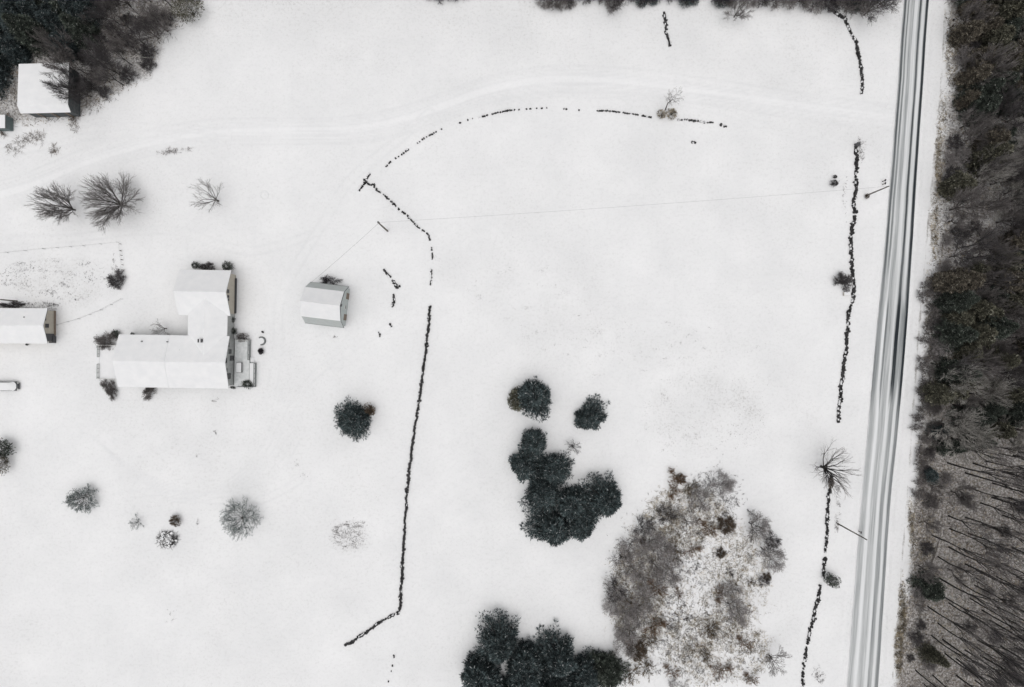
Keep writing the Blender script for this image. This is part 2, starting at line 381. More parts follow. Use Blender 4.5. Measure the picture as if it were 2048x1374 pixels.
sn = noise(nt, cv.outputs[0], 1.0, 6, 0.6)
cv2 = N(nt, 'ShaderNodeCombineXYZ'); nt.links.new(mth(nt, 'MULTIPLY', u, 85.0), cv2.inputs[0]); nt.links.new(mth(nt, 'MULTIPLY', sx.outputs[1], 0.10), cv2.inputs[1])
sn2 = noise(nt, cv2.outputs[0], 1.0, 4, 0.6)
wob = noise(nt, geo.outputs['Position'], 0.12, 3)
uu = mth(nt, 'ADD', u, mth(nt, 'MULTIPLY', mth(nt, 'SUBTRACT', wob, 0.5), 0.035))
# bare asphalt share across the road: thin lines in the north, dark patch in the middle, broad grey bands in the south
rA = ramp(nt, [(0, .25), (.05, .75), (.09, .75), (.14, .22), (.18, .60), (.21, .60), (.25, .20), (.33, .42), (.42, .42), (.46, .18), (.55, .18), (.62, .30), (.66, .80), (.70, .78), (.75, .16), (.86, .16), (.91, .90), (.97, .92), (1, .5)])
rB = ramp(nt, [(0, .35), (.02, .60), (.16, .42), (.19, .08), (.25, .08), (.275, .66), (.31, .66), (.34, .42), (.48, .38), (.55, .20), (.60, .45), (.63, 1.0), (.71, 1.0), (.74, .48), (.84, .52), (.91, .62), (.935, 1.0), (.99, 1.0), (1, .6)])
rC = ramp(nt, [(0, .22), (.04, .40), (.16, .36), (.22, .06), (.28, .06), (.33, .34), (.50, .36), (.56, .10), (.62, .12), (.66, .48), (.76, .46), (.80, .12), (.86, .16), (.91, .56), (.98, .60), (1, .2)])
for r_ in (rA, rB, rC): nt.links.new(uu, r_.inputs[0])
mapY = N(nt, 'ShaderNodeMapRange'); nt.links.new(sx.outputs[1], mapY.inputs[0]); mapY.inputs[1].default_value = -22; mapY.inputs[2].default_value = 20
fAC = ramp(nt, [(0, 0.0), (0.45, 0.15), (1, 1.0)]); nt.links.new(mapY.outputs[0], fAC.inputs[0])
mB = N(nt, 'ShaderNodeMapRange'); nt.links.new(mth(nt, 'ADD', sx.outputs[1], mth(nt, 'MULTIPLY', mth(nt, 'SUBTRACT', sn, 0.5), 14.0)), mB.inputs[0]); mB.inputs[1].default_value = -20; mB.inputs[2].default_value = 20
fB = ramp(nt, [(0.17, 0.0), (0.30, 0.8), (0.58, 1.0), (0.66, 0.9), (0.74, 0.35), (0.95, 0.0)]); nt.links.new(mB.outputs[0], fB.inputs[0])
bare = mixc(nt, fAC.outputs[0], rC.outputs[0], rA.outputs[0]); bare = mixc(nt, fB.outputs[0], bare, rB.outputs[0])
bs = mth(nt, 'ADD', bare, mth(nt, 'MULTIPLY', mth(nt, 'SUBTRACT', mth(nt, 'ADD', mth(nt, 'MULTIPLY', sn, .35), mth(nt, 'MULTIPLY', sn2, .65)), 0.5), 1.15), clamp=True)
cr = ramp(nt, [(0, (0.80, 0.81, 0.82)), (0.25, (0.62, 0.63, 0.635)), (0.48, (0.33, 0.345, 0.35)), (0.72, (0.12, 0.13, 0.135)), (0.92, (0.020, 0.025, 0.030))]); nt.links.new(bs, cr.inputs[0])
nt.links.new(cr.outputs[0], b.inputs['Base Color']); b.inputs['Roughness'].default_value = 0.8; b.inputs['Specular IOR Level'].default_value = 0.2
rd = link('road', np_mesh('road', V, F[:, ::-1] if False else F, m, True, {'across': np.tile(np.linspace(0, 1, nu), n)}))
tag(rd, kind='structure')

# ------------------------------------------------------------------ dry-stone field walls
CUBE = np.array([(-1,-1,-1),(1,-1,-1),(1,1,-1),(-1,1,-1),(-1,-1,1),(1,-1,1),(1,1,1),(-1,1,1)], float)
CUBF = np.array([(3,2,1,0),(4,5,6,7),(0,1,5,4),(1,2,6,5),(2,3,7,6),(3,0,4,7)])
def rocks(items, rng, jit=0.22):
    """items rows: x y z sx sy sz rot"""
    it = np.asarray(items, float); n = len(it)
    v = CUBE[None]*(1 + jit*rng.normal(size=(n, 8, 3)).clip(-1.6, 1.6)); v[:, 4:, :2] *= 0.78
    v = v*it[:, None, 3:6]*0.5; c, s = np.cos(it[:, 6])[:, None], np.sin(it[:, 6])[:, None]
    x = v[..., 0]*c - v[..., 1]*s; y = v[..., 0]*s + v[..., 1]*c
    V = np.stack([x, y, v[..., 2]], -1) + it[:, None, 0:3]
    F = (np.arange(n)*8)[:, None, None] + CUBF[None]
    return V.reshape(-1, 3), F.reshape(-1, 4)

def stone_wall(label, px, dens=1.0, width=0.5, height=0.55, snow=0.25, seed=1, group='dry stone walls round the fields', name='stone_wall', cat='stone wall', wob=0.05, clump=0.45):
    """px rows: (x, y) or (x, y, local density)"""
    rng = np.random.default_rng(seed)
    o = P(px[0][0], px[0][1]); root = thing(name, label, cat, (o.x, o.y, 0), 0, group)
    st, cp = [], []
    for a, b_ in zip(px[:-1], px[1:]):
        pa, pb = P(*a[:2]), P(*b_[:2]); d = pb - pa; Ln = d.length; ang = math.atan2(d.y, d.x); nrm = Vector((-math.sin(ang), math.cos(ang), 0))
        da = a[2] if len(a) > 2 else 1.0; db = b_[2] if len(b_) > 2 else 1.0
        nst = max(1, int(Ln/0.17))
        for i in range(nst):
            t = (i+rng.random())/nst; de = (da*(1-t)+db*t)*dens
            q = pa + d*t + nrm*(wob*math.sin((q_s := (pa+d*t).x*0.9+(pa+d*t).y*1.3)) + wob*.5*math.sin(q_s*3.1))
            # clumps: some runs stand proud of the snow, others lie under it
            gate = 0.5 + 0.5*math.sin(q_s*1.7+seed)*math.sin(q_s*0.63+seed*2.1)
            if rng.random() > de*(1-clump+2*clump*gate)*(0.95-0.25*clump):
                continue
            for k in range(2):
                off = rng.normal()*width*0.24*(1-clump*.5+clump*gate); s = (0.20+0.24*rng.random())*min(1.0, .45+width)
                z = 0.02+rng.random()*height*(0.4+0.6*gate)*0.8
                st.append((q.x-o.x+nrm.x*off, q.y-o.y+nrm.y*off, z*0.6, s*1.35, s, 0.25+z, ang+rng.normal()*.5))
            if rng.random() < snow: 
                side = -1 if rng.random() < .7 else 1
                cp.append((q.x-o.x+nrm.x*side*width*.35, q.y-o.y+nrm.y*side*width*.35, height*.55, 0.30+rng.random()*.25, 0.22, 0.45, ang))
    if st:
        V, F = rocks(st, rng); link('stones', np_mesh('wall_stones', V, F, M['stone']), root, kind='stuff')
    if cp:
        V, F = rocks(cp, rng, 0.12); link('snow_cap', np_mesh('wall_snow', V, F, M['snow'], True), root, kind='stuff')
    return root

stone_wall('dark stone wall curving down from the roadside trees at the top beside the road', [(1664,20,.8),(1676,30),(1690,39),(1699,60),(1705,72),(1711,82,1.2),(1714,98,1.3),(1719,118,1.2),(1722,140),(1724,165),(1725,176,.9),(1721,187)], 1.1, .40, .6, .10, 3, clump=.3)
stone_wall('long dark stone wall running beside the road past the round grey-green bush', [(1712,286,.5),(1712,305,.8),(1712,345,.9),(1711,365,.7),(1713,380,.6),(1709,392,1.1),(1707,410,1.1),(1710,425,.6),(1709,442,1),(1704,455,1.2),(1701,478,1),(1702,500,1.2),(1704,530,1),(1705,545,.8),(1707,562,.8),(1707,580,1.1),(1706,600,1),(1699,618,.9),(1696,640,1.1),(1694,670,1.2),(1693,690,1.2),(1690,710,1.2),(1687,735,1.3),(1683,765,1.2),(1680,800,1.3),(1677,820,.9),(1676,840,1.2),(1678,848,.6)], 1.0, .52, .6, .16, 4)
stone_wall('dark stone wall running down from the bare roadside tree to the small oval evergreen', [(1663,950,1.4),(1661,970,1.2),(1657,990,1.2),(1655,1020,1),(1654,1050,1.2),(1653,1080,.8),(1650,1105,1),(1648,1130,1),(1645,1155,1.2)], 1.0, .42, .6, .12, 5)
stone_wall('broken dark stone wall below the small oval evergreen, fading at the bottom edge', [(1641,1170,1),(1637,1190,1.2),(1631,1215,1.3),(1626,1238,1),(1623,1250,1.1),(1618,1270,.9),(1614,1290,.3),(1611,1310,1.1),(1608,1325,1),(1606,1340,.4),(1604,1378,.7)], 1.0, .45, .55, .15, 6)
stone_wall('half-buried stone wall arching over the top of the big field', [(757,347,.12),(780,325,.2),(800,311,.35),(830,290,.45),(848,277,.6),(862,270,.8),(880,259,.5),(905,250,.25),(938,239,.6),(962,234,.4),(978,229,1.1),(1002,225,1.2),(1020,220,.7),(1045,219,.5),(1070,218,.4),(1095,215,.3),(1140,219,.15),(1180,222,.15),(1200,222,.7),(1230,223,.9),(1260,227,1.2),(1285,232,1.2),(1303,236,1.3)], .80, .15, .35, .05, 7, clump=.6)
stone_wall('short stone wall run just right of the slender leaning sapling', [(1351,240,.7),(1365,240,.8),(1385,241,1),(1400,243,.9),(1428,245,.8)], .8, .25, .4, .2, 8)
stone_wall('last few wall stones at the right end of the arching wall', [(1440,250,1),(1453,253,1.1)], 1.0, .3, .3, .2, 9)
stone_wall('stone wall slanting from the crossed stones to the corner of the big field', [(727,358,1.1),(733,364,.8),(741,370,.9),(748,369,.9),(750,374,1),(756,382,.8),(768,390,.7),(780,402,.6),(790,412,.8),(802,423,.3),(812,430,.8),(822,440,.9),(832,451,1.2),(843,459,1.2),(855,468,1.2),(859,477,1.3),(861,483,.9)], .8, .26, .45, .08, 10)
stone_wall('short grey wall remnant below the field corner', [(863,495,.6),(864,505,.8),(864,522,.8)], 1.0, .28, .35, .3, 11)
stone_wall('short dark wall remnant level with the upper edge of the pale barn', [(863,538,1.1),(863,548,.8),(862,560,.8),(861,570,.8)], 1.0, .28, .35, .3, 12)
stone_wall('long straight dark stone wall between the yard and the big field', [(860,611,.9),(858,640,1.3),(856,660,1.2),(853,690,1.3),(848,730,1.2),(844,760,1.3),(840,790,1.3),(836,818,1.3),(834,826,.3),(831,845,1.2),(826,880,1.2),(822,910,1.3),(818,950,1.2),(814,985,1.2),(811,1030,1.2),(809,1060,1.2),(806,1110,1.2),(804,1150,1.2),(802,1180,1.2),(801,1215,1)], 1.25, .40, .6, .05, 13, wob=.04, clump=.25)
stone_wall('stone wall spur slanting down left from the end of the long straight wall', [(800,1216,1.3),(797,1226,1.2),(783,1231,1),(768,1240,.9),(752,1249,.9),(740,1259,1),(728,1268,1.1),(718,1274,1.4),(706,1282,1.4),(698,1287,1.1),(690,1292,.7)], 1.0, .40, .55, .15, 14)
stone_wall('scant row of stones near the bottom edge below the wall spur', [(789,1309,.5),(787,1318,.1),(784,1335,.2),(780,1350,.05),(777,1362,.6),(772,1376,.4)], .9, .15, .25, .05, 15)
stone_wall('short row of dark stones crossing the upper end of the slanting wall', [(740,348,1),(736,354,.9),(731,363,.4),(726,371,1.2),(717,381,1.1)], 1.0, .26, .4, .2, 16)
stone_wall('broken line of dark boulders dropping from the trees at the top edge', [(1329,24,.8),(1331,40,1.6),(1332,46,1.2),(1332,54,.3),(1331,62,1.1),(1334,72,.8),(1337,78,1.1),(1340,92,.6)], 1.0, .5, .5, .3, 17)
stone_wall('scattered rubble stones slanting from the yard towards the field gap', [(767,539,1.1),(772,545,1.4),(777,550,.8),(784,559,.8),(789,569,.9),(795,577,.4),(803,572,.3)], .9, .4, .4, .3, 18, 'tumbled rubble between barn and wall', 'rubble', 'rubble')
stone_wall('small rubble heap in line with the middle of the barn', [(787,588,.7),(788,600,.8),(784,614,.5)], .8, .35, .35, .3, 19, 'tumbled rubble between barn and wall', 'rubble', 'rubble')
stone_wall('tiny hooked rubble heap right of the barn\'s lower corner', [(780,648,.9),(782,658,.9)], .9, .3, .35, .3, 20, 'tumbled rubble between barn and wall', 'rubble', 'rubble')
stone_wall('small dark rubble heap nearest the barn, lower left of the others', [(759,664,.8),(759,674,.7)], .9, .35, .35, .3, 21, 'tumbled rubble between barn and wall', 'rubble', 'rubble')
stone_wall('lone pair of dark stones in the field below the right end of the arching wall', [(1384,284,1.1),(1391,286,.8)], .8, .3, .35, .3, 22, 'tumbled rubble between barn and wall', 'rubble', 'rubble')

# ------------------------------------------------------------------ bare trees
def bare_segments(rng, h, r, trunk_h, limbs, spread, depth=4, kids=3, lean=(0, 0), thick=0.16, twig=0.020, flat=1.0, wig=0.28, ang=(22, 26), up=0.06):
    """returns (trunk+limb segments, twig segments)"""
    big, fine = [], []
    def grow(p, d, ln, rad, lvl):
        nseg = 3 if lvl < 2 else 2
        pts = [p]
        for i in range(nseg):
            d = d + rng.normal(size=3)*wig*0.45; d[2] += up*flat; d = d/np.linalg.norm(d)
            q = pts[-1] + d*ln/nseg
            r0 = rad*(1-0.45*i/nseg); r1 = rad*(1-0.45*(i+1)/nseg)
            (big if lvl < 2 else fine).append((*pts[-1], *q, r0, r1)); pts.append(q)
            if lvl < depth and i >= (0 if lvl else 1) - 0:
                for k in range(kids if i == nseg-1 else max(1, kids-1)):
                    ax = rng.normal(size=3); ax -= ax.dot(d)*d; ax /= np.linalg.norm(ax)
                    a = math.radians(ang[0]+ang[1]*rng.random()); nd = d*math.cos(a)+ax*math.sin(a)
                    grow(q, nd, ln*(0.50+0.22*rng.random()), max(twig, rad*0.48), lvl+1)
    th = trunk_h; top = np.array([lean[0]*th, lean[1]*th, th])
    mid = top*0.5 + np.array([rng.normal()*.04*th, rng.normal()*.04*th, 0])
    big.append((0, 0, -0.2, *mid, thick*1.25, thick*1.0)); big.append((*mid, *top, thick, thick*0.85))
    for i in range(limbs):
        az = 2*math.pi*(i+rng.random()*.7)/limbs; el = spread*(0.45+0.65*rng.random()) if i else spread*0.15
        d = np.array([math.cos(az)*math.sin(el), math.sin(az)*math.sin(el), math.cos(el)])
        ln = (h-th)*0.52*(0.8+0.3*rng.random())
        grow(top - np.array([0, 0, rng.random()*th*0.25]), d, ln, thick*0.55, 0)
    def fit(a):
        a = np.array(a); return a
    big, fine = fit(big), fit(fine)
    allp = np.concatenate([fine[:, 3:6], big[:, 3:6]])
    z = allp[:, 2]; sz = h/z.max(); rr = np.percentile(np.hypot(allp[:, 0], allp[:, 1]), 97); sr = r/max(rr, .1)
    for a in (big, fine):
        a[:, [0, 1, 3, 4]] *= sr; a[:, [2, 5]] *= sz
    return big, fine

BARE = {}
def bare_mesh(key, seed, mt, mc, **kw):
    rng = np.random.default_rng(seed); big, fine = bare_segments(rng, **kw)
    V, F = tubes(big, 6); a = np_mesh('trunk_'+key, V, F, mt, True)
    V, F = tubes(fine, 3); c = np_mesh('crown_'+key, V, F, mc)
    BARE[key] = (a, c); return BARE[key]

def put_tree(meshes, name, label, loc, rz=0.0, sc=(1, 1, 1), group=None, cat='tree', names=('trunk', 'crown')):
    root = thing(name, label, cat, loc, rz, group); root.scale = sc
    for nm, me in zip(names, meshes): link(nm, me, root)
    return root

# ------------------------------------------------------------------ conifers and leafy bushes
def conifer(key, seed, h, r, mt, mc, nb=150, per=11, blades=5, bl=0.50, bw=0.115, base=0.4, top_open=0.9, lumps=0.38):
    """trunk with whorls of boughs, every bough set with sprays of needles"""
    rng = np.random.default_rng(seed)
    trunk = [(0, 0, -0.2, 0, 0, h*0.5, 0.035*h, 0.022*h), (0, 0, h*0.5, 0, 0, h*0.97, 0.022*h, 0.02)]
    seeds, dirs = [], []
    lobes = [(rng.random()*2*math.pi, rng.random()) for _ in range(7)]
    for i in range(nb):
        t = (i+rng.random())/nb; t = t**1.25; z0 = base + (h-base)*t
        prof = (1-t)**0.62 if t > .12 else 0.88+t
        az = i*2.39996 + rng.normal()*.25
        lb = 1 + lumps*sum(math.exp(-((math.cos(az-a)-1)**2)*6 - ((t-b_)**2)*18) for a, b_ in lobes) - lumps
        L_ = r*prof*lb*(0.82+0.28*rng.random())
        d = np.array([math.cos(az), math.sin(az), -0.10+0.35*t+rng.normal()*.06]); p0 = np.array([0, 0, z0])
        trunk.append((*p0, *(p0+d*L_*0.9), 0.03+0.006*L_, 0.012))
        side = np.array([-math.sin(az), math.cos(az), 0])
        for k in range(per):
            s = 0.18+0.82*(k+rng.random())/per
            wd = 0.30*L_*(1-s*0.75)*0.9
            for sg in (-1, 1):
                pp = p0 + d*L_*s + side*sg*wd*rng.random() + np.array([0, 0, -0.10*L_*s*s + rng.normal()*.08])
                dd = d + side*sg*0.7 + np.array([0, 0, 0.25]); seeds.append(pp); dirs.append(dd/np.linalg.norm(dd))
    seeds, dirs = np.array(seeds), np.array(dirs); n = len(seeds)
    V, F = needle_blades(seeds, dirs, blades, bl, bw, rng)
    tv, tf = tubes(trunk, 5)
    BARE[key] = (np_mesh('trunk_'+key, tv, tf, mt, True), np_mesh('crown_'+key, V, F, mc)); return BARE[key]

def needle_blades(seeds, dirs, blades, bl, bw, rng):
    n = len(seeds); P0 = np.repeat(seeds, blades, 0); D = np.repeat(dirs, blades, 0)
    D = D + rng.normal(size=D.shape)*0.55; D /= np.linalg.norm(D, axis=1, keepdims=True)
    Sd = np.cross(D, rng.normal(size=D.shape)); Sd /= np.linalg.norm(Sd, axis=1, keepdims=True)
    ln = bl*(0.6+0.8*rng.random((len(D), 1))); wd = bw*(0.6+0.8*rng.random((len(D), 1)))
    V = np.stack([P0 - Sd*wd*.35, P0 + D*ln*0.45 - Sd*wd*.5, P0 + D*ln, P0 + D*ln*0.45 + Sd*wd*.5], 1).reshape(-1, 3)
    return V, np.arange(len(V)).reshape(-1, 4)

def bush(key, seed, h, r, mc, mt=None, n=500, blades=4, bl=0.22, bw=0.06, stems=26, hollow=0.5, lumps=0.3):
    """dense rounded shrub: stems from the ground carrying leafy sprays through the whole volume"""
    rng = np.random.default_rng(seed); mt = mt or M['bark_dark']; st = []; seeds = []; dirs = []
    lob = [rng.normal(size=3) for _ in range(6)]
    for q in lob: q /= np.linalg.norm(q)
    for i in range(n):
        d = rng.normal(size=3); d[2] = abs(d[2])*1.0; d /= np.linalg.norm(d)
        l_ = 1 - lumps*.6 + lumps*max(max(0, d.dot(q))**6 for q in lob)
        s = (hollow + (1-hollow)*rng.random())*l_
        p = d*np.array([r, r, h*0.55])*s + np.array([0, 0, h*0.42]); seeds.append(p); dirs.append(d)
        if i < stems: st.append((rng.normal()*.1, rng.normal()*.1, -.1, *p, 0.03, 0.012))
    V, F = needle_blades(np.array(seeds), np.array(dirs), blades, bl, bw, rng); tv, tf = tubes(st, 4)
    BARE[key] = (np_mesh('stems_'+key, tv, tf, mt, True), np_mesh('leaves_'+key, V, F, mc)); return BARE[key]

def shrub(key, seed, h, r, mt, mc, stems=14, depth=3, kids=3, thick=0.04, twig=0.014, spread=1.0):
    """leafless many-stemmed shrub"""
    rng = np.random.default_rng(seed); big, fine = bare_segments(rng, h, r, h*0.06, stems, spread, depth, kids, thick=thick, twig=twig, wig=0.35)
    V, F = tubes(big, 4); a = np_mesh('stems_'+key, V, F, mt, True); V, F = tubes(fine, 3)
    BARE[key] = (a, np_mesh('twigs_'+key, V, F, mc)); return BARE[key]
STEM = ('stems', 'foliage'); TWIG = ('stems', 'twigs')

def at(px, py, z):      # ground point of a thing whose middle, z metres up, shows at that pixel
    q = P(px, py, z); return (q.x, q.y, -0.05)

# yard trees -------------------------------------------------------
def yard_tree(key, seed, px, py, label, h, r, **kw):
    mt = kw.pop('mt', M['bark_grey']); mc = kw.pop('mc', M['twig_yard'])
    bare_mesh(key, seed, mt, mc, h=h, r=r, **kw); q = P(px, py)
    return put_tree(BARE[key], 'bare_tree', label, (q.x, q.y, -0.05), group='bare yard trees in the snow')
yard_tree('y1', 41, 150, 420, 'bare vase-shaped tree, left one of the pair above the garden plot', 10.5, 4.3, trunk_h=0.9, limbs=15, spread=0.85, depth=3, kids=3, thick=0.17, twig=0.019, wig=.13, ang=(10, 20), up=.03)
yard_tree('y2', 47, 246, 411, 'largest bare vase-shaped tree, right one of the pair above the garden plot', 10.5, 5.6, trunk_h=0.8, limbs=24, spread=1.2, depth=3, kids=3, thick=0.19, twig=0.019, wig=.13, ang=(10, 20), up=.03)
yard_tree('y3', 43, 437, 402, 'small open bare tree standing alone above the L-shaped house', 9.0, 3.4, trunk_h=1.6, limbs=10, spread=1.0, depth=3, kids=2, thick=0.14, twig=0.022, wig=.16, ang=(16, 24), up=.03)
yard_tree('y4', 44, 1642, 933, 'wide bare tree at the road edge above the start of the lower stone wall', 12, 4.9, trunk_h=1.6, limbs=14, spread=1.1, depth=3, kids=2, thick=0.24, twig=0.021, wig=.14, ang=(12, 22), up=.03, mt=M['bark_dark'])
yard_tree('y5', 45, 1145, 892, 'tiny bare sapling between the small pine and the big pine clump', 4.0, 1.7, trunk_h=.3, limbs=15, spread=1.3, depth=2, kids=2, thick=0.08, twig=0.024, wig=.12, mc=M['twig_dark'], mt=M['bark_dark'])
yard_tree('y6', 46, 1331, 219, 'slender leaning sapling rising from tan bushes on the arching wall', 9.5, 1.9, trunk_h=6.0, limbs=5, spread=0.5, depth=3, kids=2, thick=0.09, twig=0.018)
yard_tree('y7', 49, 333, 657, 'small sprawling bare tree in the corner of the L-shaped house', 4.5, 2.3, trunk_h=.8, limbs=6, spread=1.1, depth=3, kids=2, thick=0.09, twig=0.020)

def plant(key, px, py, zmid, name, label, cat, names=STEM, rz=0.0, sc=(1, 1, 1), group=None):
    return put_tree(BARE[key], name, label, at(px, py, zmid), rz, sc, group, cat, names)

# evergreens of the field ------------------------------------------
for k, (s, hh, rr) in enumerate(((1, 8.5, 4.4), (2, 8.0, 4.6), (3, 7.0, 3.6), (4, 9.5, 4.8))):
    conifer('pb%d' % k, 60+k, hh, rr, M['bark_dark'], M['needle_blue'], nb=170, per=11, blades=5)
for k, (hh, rr) in enumerate(((9.0, 4.0), (12, 3.8))):
    conifer('pg%d' % k, 70+k, hh, rr, M['bark_dark'], M['needle_green'], nb=170, per=10, blades=5)
    conifer('po%d' % k, 74+k, hh*0.9, rr, M['bark_dark'], M['needle_olive'], nb=150, per=10, blades=5)
conifer('pn0', 78, 9, 3.8, M['bark_dark'], M['needle_brown'], nb=150, per=10, blades=5)
def pine(key, px, py, label, rz=0, s=1.0, sz=1.0, zm=3.0, group='evergreens in and round the big field'):
    return plant(key, px, py, zm, 'pine_tree', label, 'pine tree', ('trunk', 'foliage'), rz, (s*1.13, s*1.13, s*sz), group)
pine('pb0', 707, 842, 'dark round pine standing alone below the barn', 0.3, .92)
bush('rust0', 91, 2.6, 1.7, M['leaf_rust'], n=420, bl=.35, bw=.07, hollow=.1, lumps=.7)
plant('rust0', 740, 822, 1.5, 'rust_bush', 'rusty brown bush tucked against the right side of the lone pine', 'bush')
pine('pb1', 1068, 793, 'round pine at the top of the group of field pines', 1.1, 1.02)
pine('pb2', 1180, 838, 'smallest field pine, standing apart on the right of the group', 2.0, .88)
bush('olive0', 92, 3.5, 2.2, M['needle_olive'], n=1100, bl=.34, bw=.10); plant('olive0', 1036, 798, 1.5, 'olive_bush', 'olive bush on the left flank of the topmost field pine', 'bush', sc=(.95, 1.25, .9))
clump = [('pb1', 1068, 886, .82, 'uppermost pine of the dark curved clump', 0.2), ('pb2', 1050, 935, .98, 'pine on the left bulge of the dark curved clump', 1.0),
         ('pb0', 1108, 940, .92, 'pine on the right shoulder of the dark curved clump', 2.2), ('pb3', 1085, 985, .88, 'pine in the middle of the dark curved clump', 3.1),
         ('pb2', 1106, 1058, 1.12, 'lowest left pine of the dark curved clump', 4.0), ('pb0', 1162, 1048, .95, 'lowest middle pine of the dark curved clump', 5.0),
         ('pb3', 1216, 1000, .92, 'pine at the right-hand tip of the dark curved clump', 0.9), ('pb1', 1146, 1006, .98, 'small pine filling the bend of the dark curved clump', 1.9)]
for key, a, b_, s, lab, rz in clump: pine(key, a, b_, lab, rz, s)
bot = [('pb3', 1003, 1288, .98, 'top pine of the bottom-edge group', 0.4), ('pb1', 962, 1345, 1.15, 'leftmost pine of the bottom-edge group, cut by the frame', 1.5),
       ('pb0', 1048, 1345, 1.1, 'pine between the two tallest of the bottom-edge group', 2.6), ('pb2', 1118, 1320, 1.18, 'broad pine in the middle of the bottom-edge group', 3.0),
       ('pb3', 1098, 1385, .95, 'low pine cut by the frame under the broad one', 3.9), ('pg0', 1215, 1340, .98, 'pine at the right end of the bottom-edge group beside the scrub', 4.4),
       ('pb1', 1165, 1378, .95, 'pine cut by the frame left of the scrub', 5.2), ('pb1', 1054, 1318, .92, 'pine filling the dip between the tallest and the broad one at the bottom', 1.1), ('pb0', 1172, 1345, .92, 'pine linking the broad one to the right end of the bottom-edge group', 2.7), ('pb2', 1010, 1400, 1.1, 'pine cut by the frame below the top one of its group', 0.1)]
for key, a, b_, s, lab, rz in bot: pine(key, a, b_, lab, rz, s)
bush('oval', 93, 3.0, 1.6, M['needle_green'], n=700, bl=.26, hollow=.4)
plant('oval', 1662, 1160, 1.2, 'evergreen_bush', 'small oval evergreen in the break of the lower stone wall', 'bush', rz=-0.5, sc=(1.15, .85, 1))
shrub('greyround', 94, 2.4, 2.0, M['bark_grey'], M['twig_dark'], 16, 3, 3, twig=.022)
plant('greyround', 1690, 562, 1.2, 'round_bush', 'round grey-green bush against the roadside stone wall', 'bush', TWIG)
bush('dark0', 95, 1.6, 0.7, M['twig_dark'], n=160, bl=.3)
plant('dark0', 1669, 366, .8, 'dark_bush', 'little dark bush left of the roadside wall, level with the upper pole', 'bush')
plant('dark0', 1671, 353, .5, 'dark_bush', 'smaller pale twiggy tuft just above the little dark bush', 'bush', sc=(.55, .55, .5))
bush('tan0', 96, 1.5, 1.3, M['leaf_tan'], n=240, bl=.3)
plant('tan0', 1324, 228, .6, 'tan_bush', 'pale tan bush at the left foot of the slender sapling', 'bush', sc=(.8, .8, .8))
plant('tan0', 1343, 227, .7, 'tan_bush', 'darker tan bush at the right foot of the slender sapling', 'bush', rz=2, sc=(.95, .95, 1))
bush('brown0', 97, 1.9, 1.0, M['twig_brown'], n=260, bl=.3)
plant('brown0', 1661, 964, .7, 'brown_bush', 'dark brown bush at the top end of the lower stone wall', 'bush', sc=(.6, 1.1, 1))
plant('brown0', 1735, 392, .5, 'brown_bush', 'small red-brown bush round the foot of the upper roadside pole', 'bush', sc=(.5, .5, .5))
shrub('yard_tealw', 986, 3.8, 3.1, M['bark_grey'], M['frost_green'], 20, 4, 2, .06, .034, 1.25)
plant('yard_tealw', 157, 999, 2.0, 'frosted_bush', 'ragged frosted green bush at lower left of the yard', 'bush', TWIG)
shrub('yard_round', 99, 4.8, 4.1, M['bark_grey'], M['frost_green'], 22, 4, 2, .06, .026, 1.25)
plant('yard_round', 478, 1041, 2.3, 'rounded_shrub', 'rounded grey-green leafless shrub, largest in the lower yard', 'shrub', TWIG)
shrub('yard_small', 100, 2.2, 1.7, M['bark_dark'], M['frost_green'], 9, 3, 2, .05, .022, 1.2)
plant('yard_small', 272, 1046, 1.0, 'scrawny_shrub', 'scrawny teal shrub left of the dark round bush', 'shrub', TWIG)
plant('brown0', 350, 1041, .9, 'brown_bush', 'dark brown round bush just above the snow-dusted brush ring', 'bush', rz=1, sc=(1.15, 1.15, 1))
shrub('garden', 101, 2.4, 2.0, M['bark_dark'], M['twig_dark'], 16, 3, 3, .05, .020, 1.2)
plant('garden', 231, 561, 1.2, 'twiggy_bush', 'twiggy dark bush at the right edge of the garden plot', 'bush', TWIG)
shrub('barnshrub', 102, 2.6, 2.3, M['shrub_purple'], M['shrub_purple'], 12, 3, 3, .05, .018, 1.1)
plant('barnshrub', 658, 561, 1.2, 'twiggy_bush', 'dark purple twiggy bush against the upper wall of the barn', 'bush', TWIG, sc=(1.0, .65, 1))
shrub('h1', 103, 2.6, 2.4, M['bark_dark'], M['twig_grey'], 18, 3, 3, .05, .024, 1.2)
plant('h1', 213, 682, 1.2, 'twiggy_bush', 'large twiggy bush at the upper left corner of the L-shaped house', 'bush', TWIG, sc=(1, .85, 1))
bush('darkev', 104, 1.7, 1.1, M['needle_green'], n=420, bl=.2)
plant('darkev', 231, 668, .9, 'evergreen_bush', 'dark evergreen behind the twiggy bush at the upper left house corner', 'bush', sc=(.9, .8, 1))
plant('darkev', 265, 668, .7, 'evergreen_bush', 'tiny dark evergreen peeping over the upper roof edge of the main wing', 'bush', sc=(.35, .35, .8))
plant('h1', 217, 777, 1.0, 'twiggy_bush', 'twiggy bush at the lower left corner of the house', 'bush', TWIG, rz=2, sc=(1, .55, .8))
plant('h1', 298, 784, .9, 'twiggy_bush', 'twiggy bush midway along the lower wall of the house', 'bush', TWIG, rz=4, sc=(.85, .5, .8))
shrub('arch', 105, 2.2, 1.8, M['bark_dark'], M['twig_dark'], 16, 3, 3, .05, .02, 1.2)
plant('arch', 412, 534, 1.0, 'twiggy_bush', 'grey twiggy bush above the upper wing of the house', 'bush', TWIG, sc=(.95, .6, 1))
plant('darkev', 391, 531, .9, 'evergreen_bush', 'dark evergreen left of the twiggy bush above the upper wing', 'bush', sc=(.85, .75, 1))
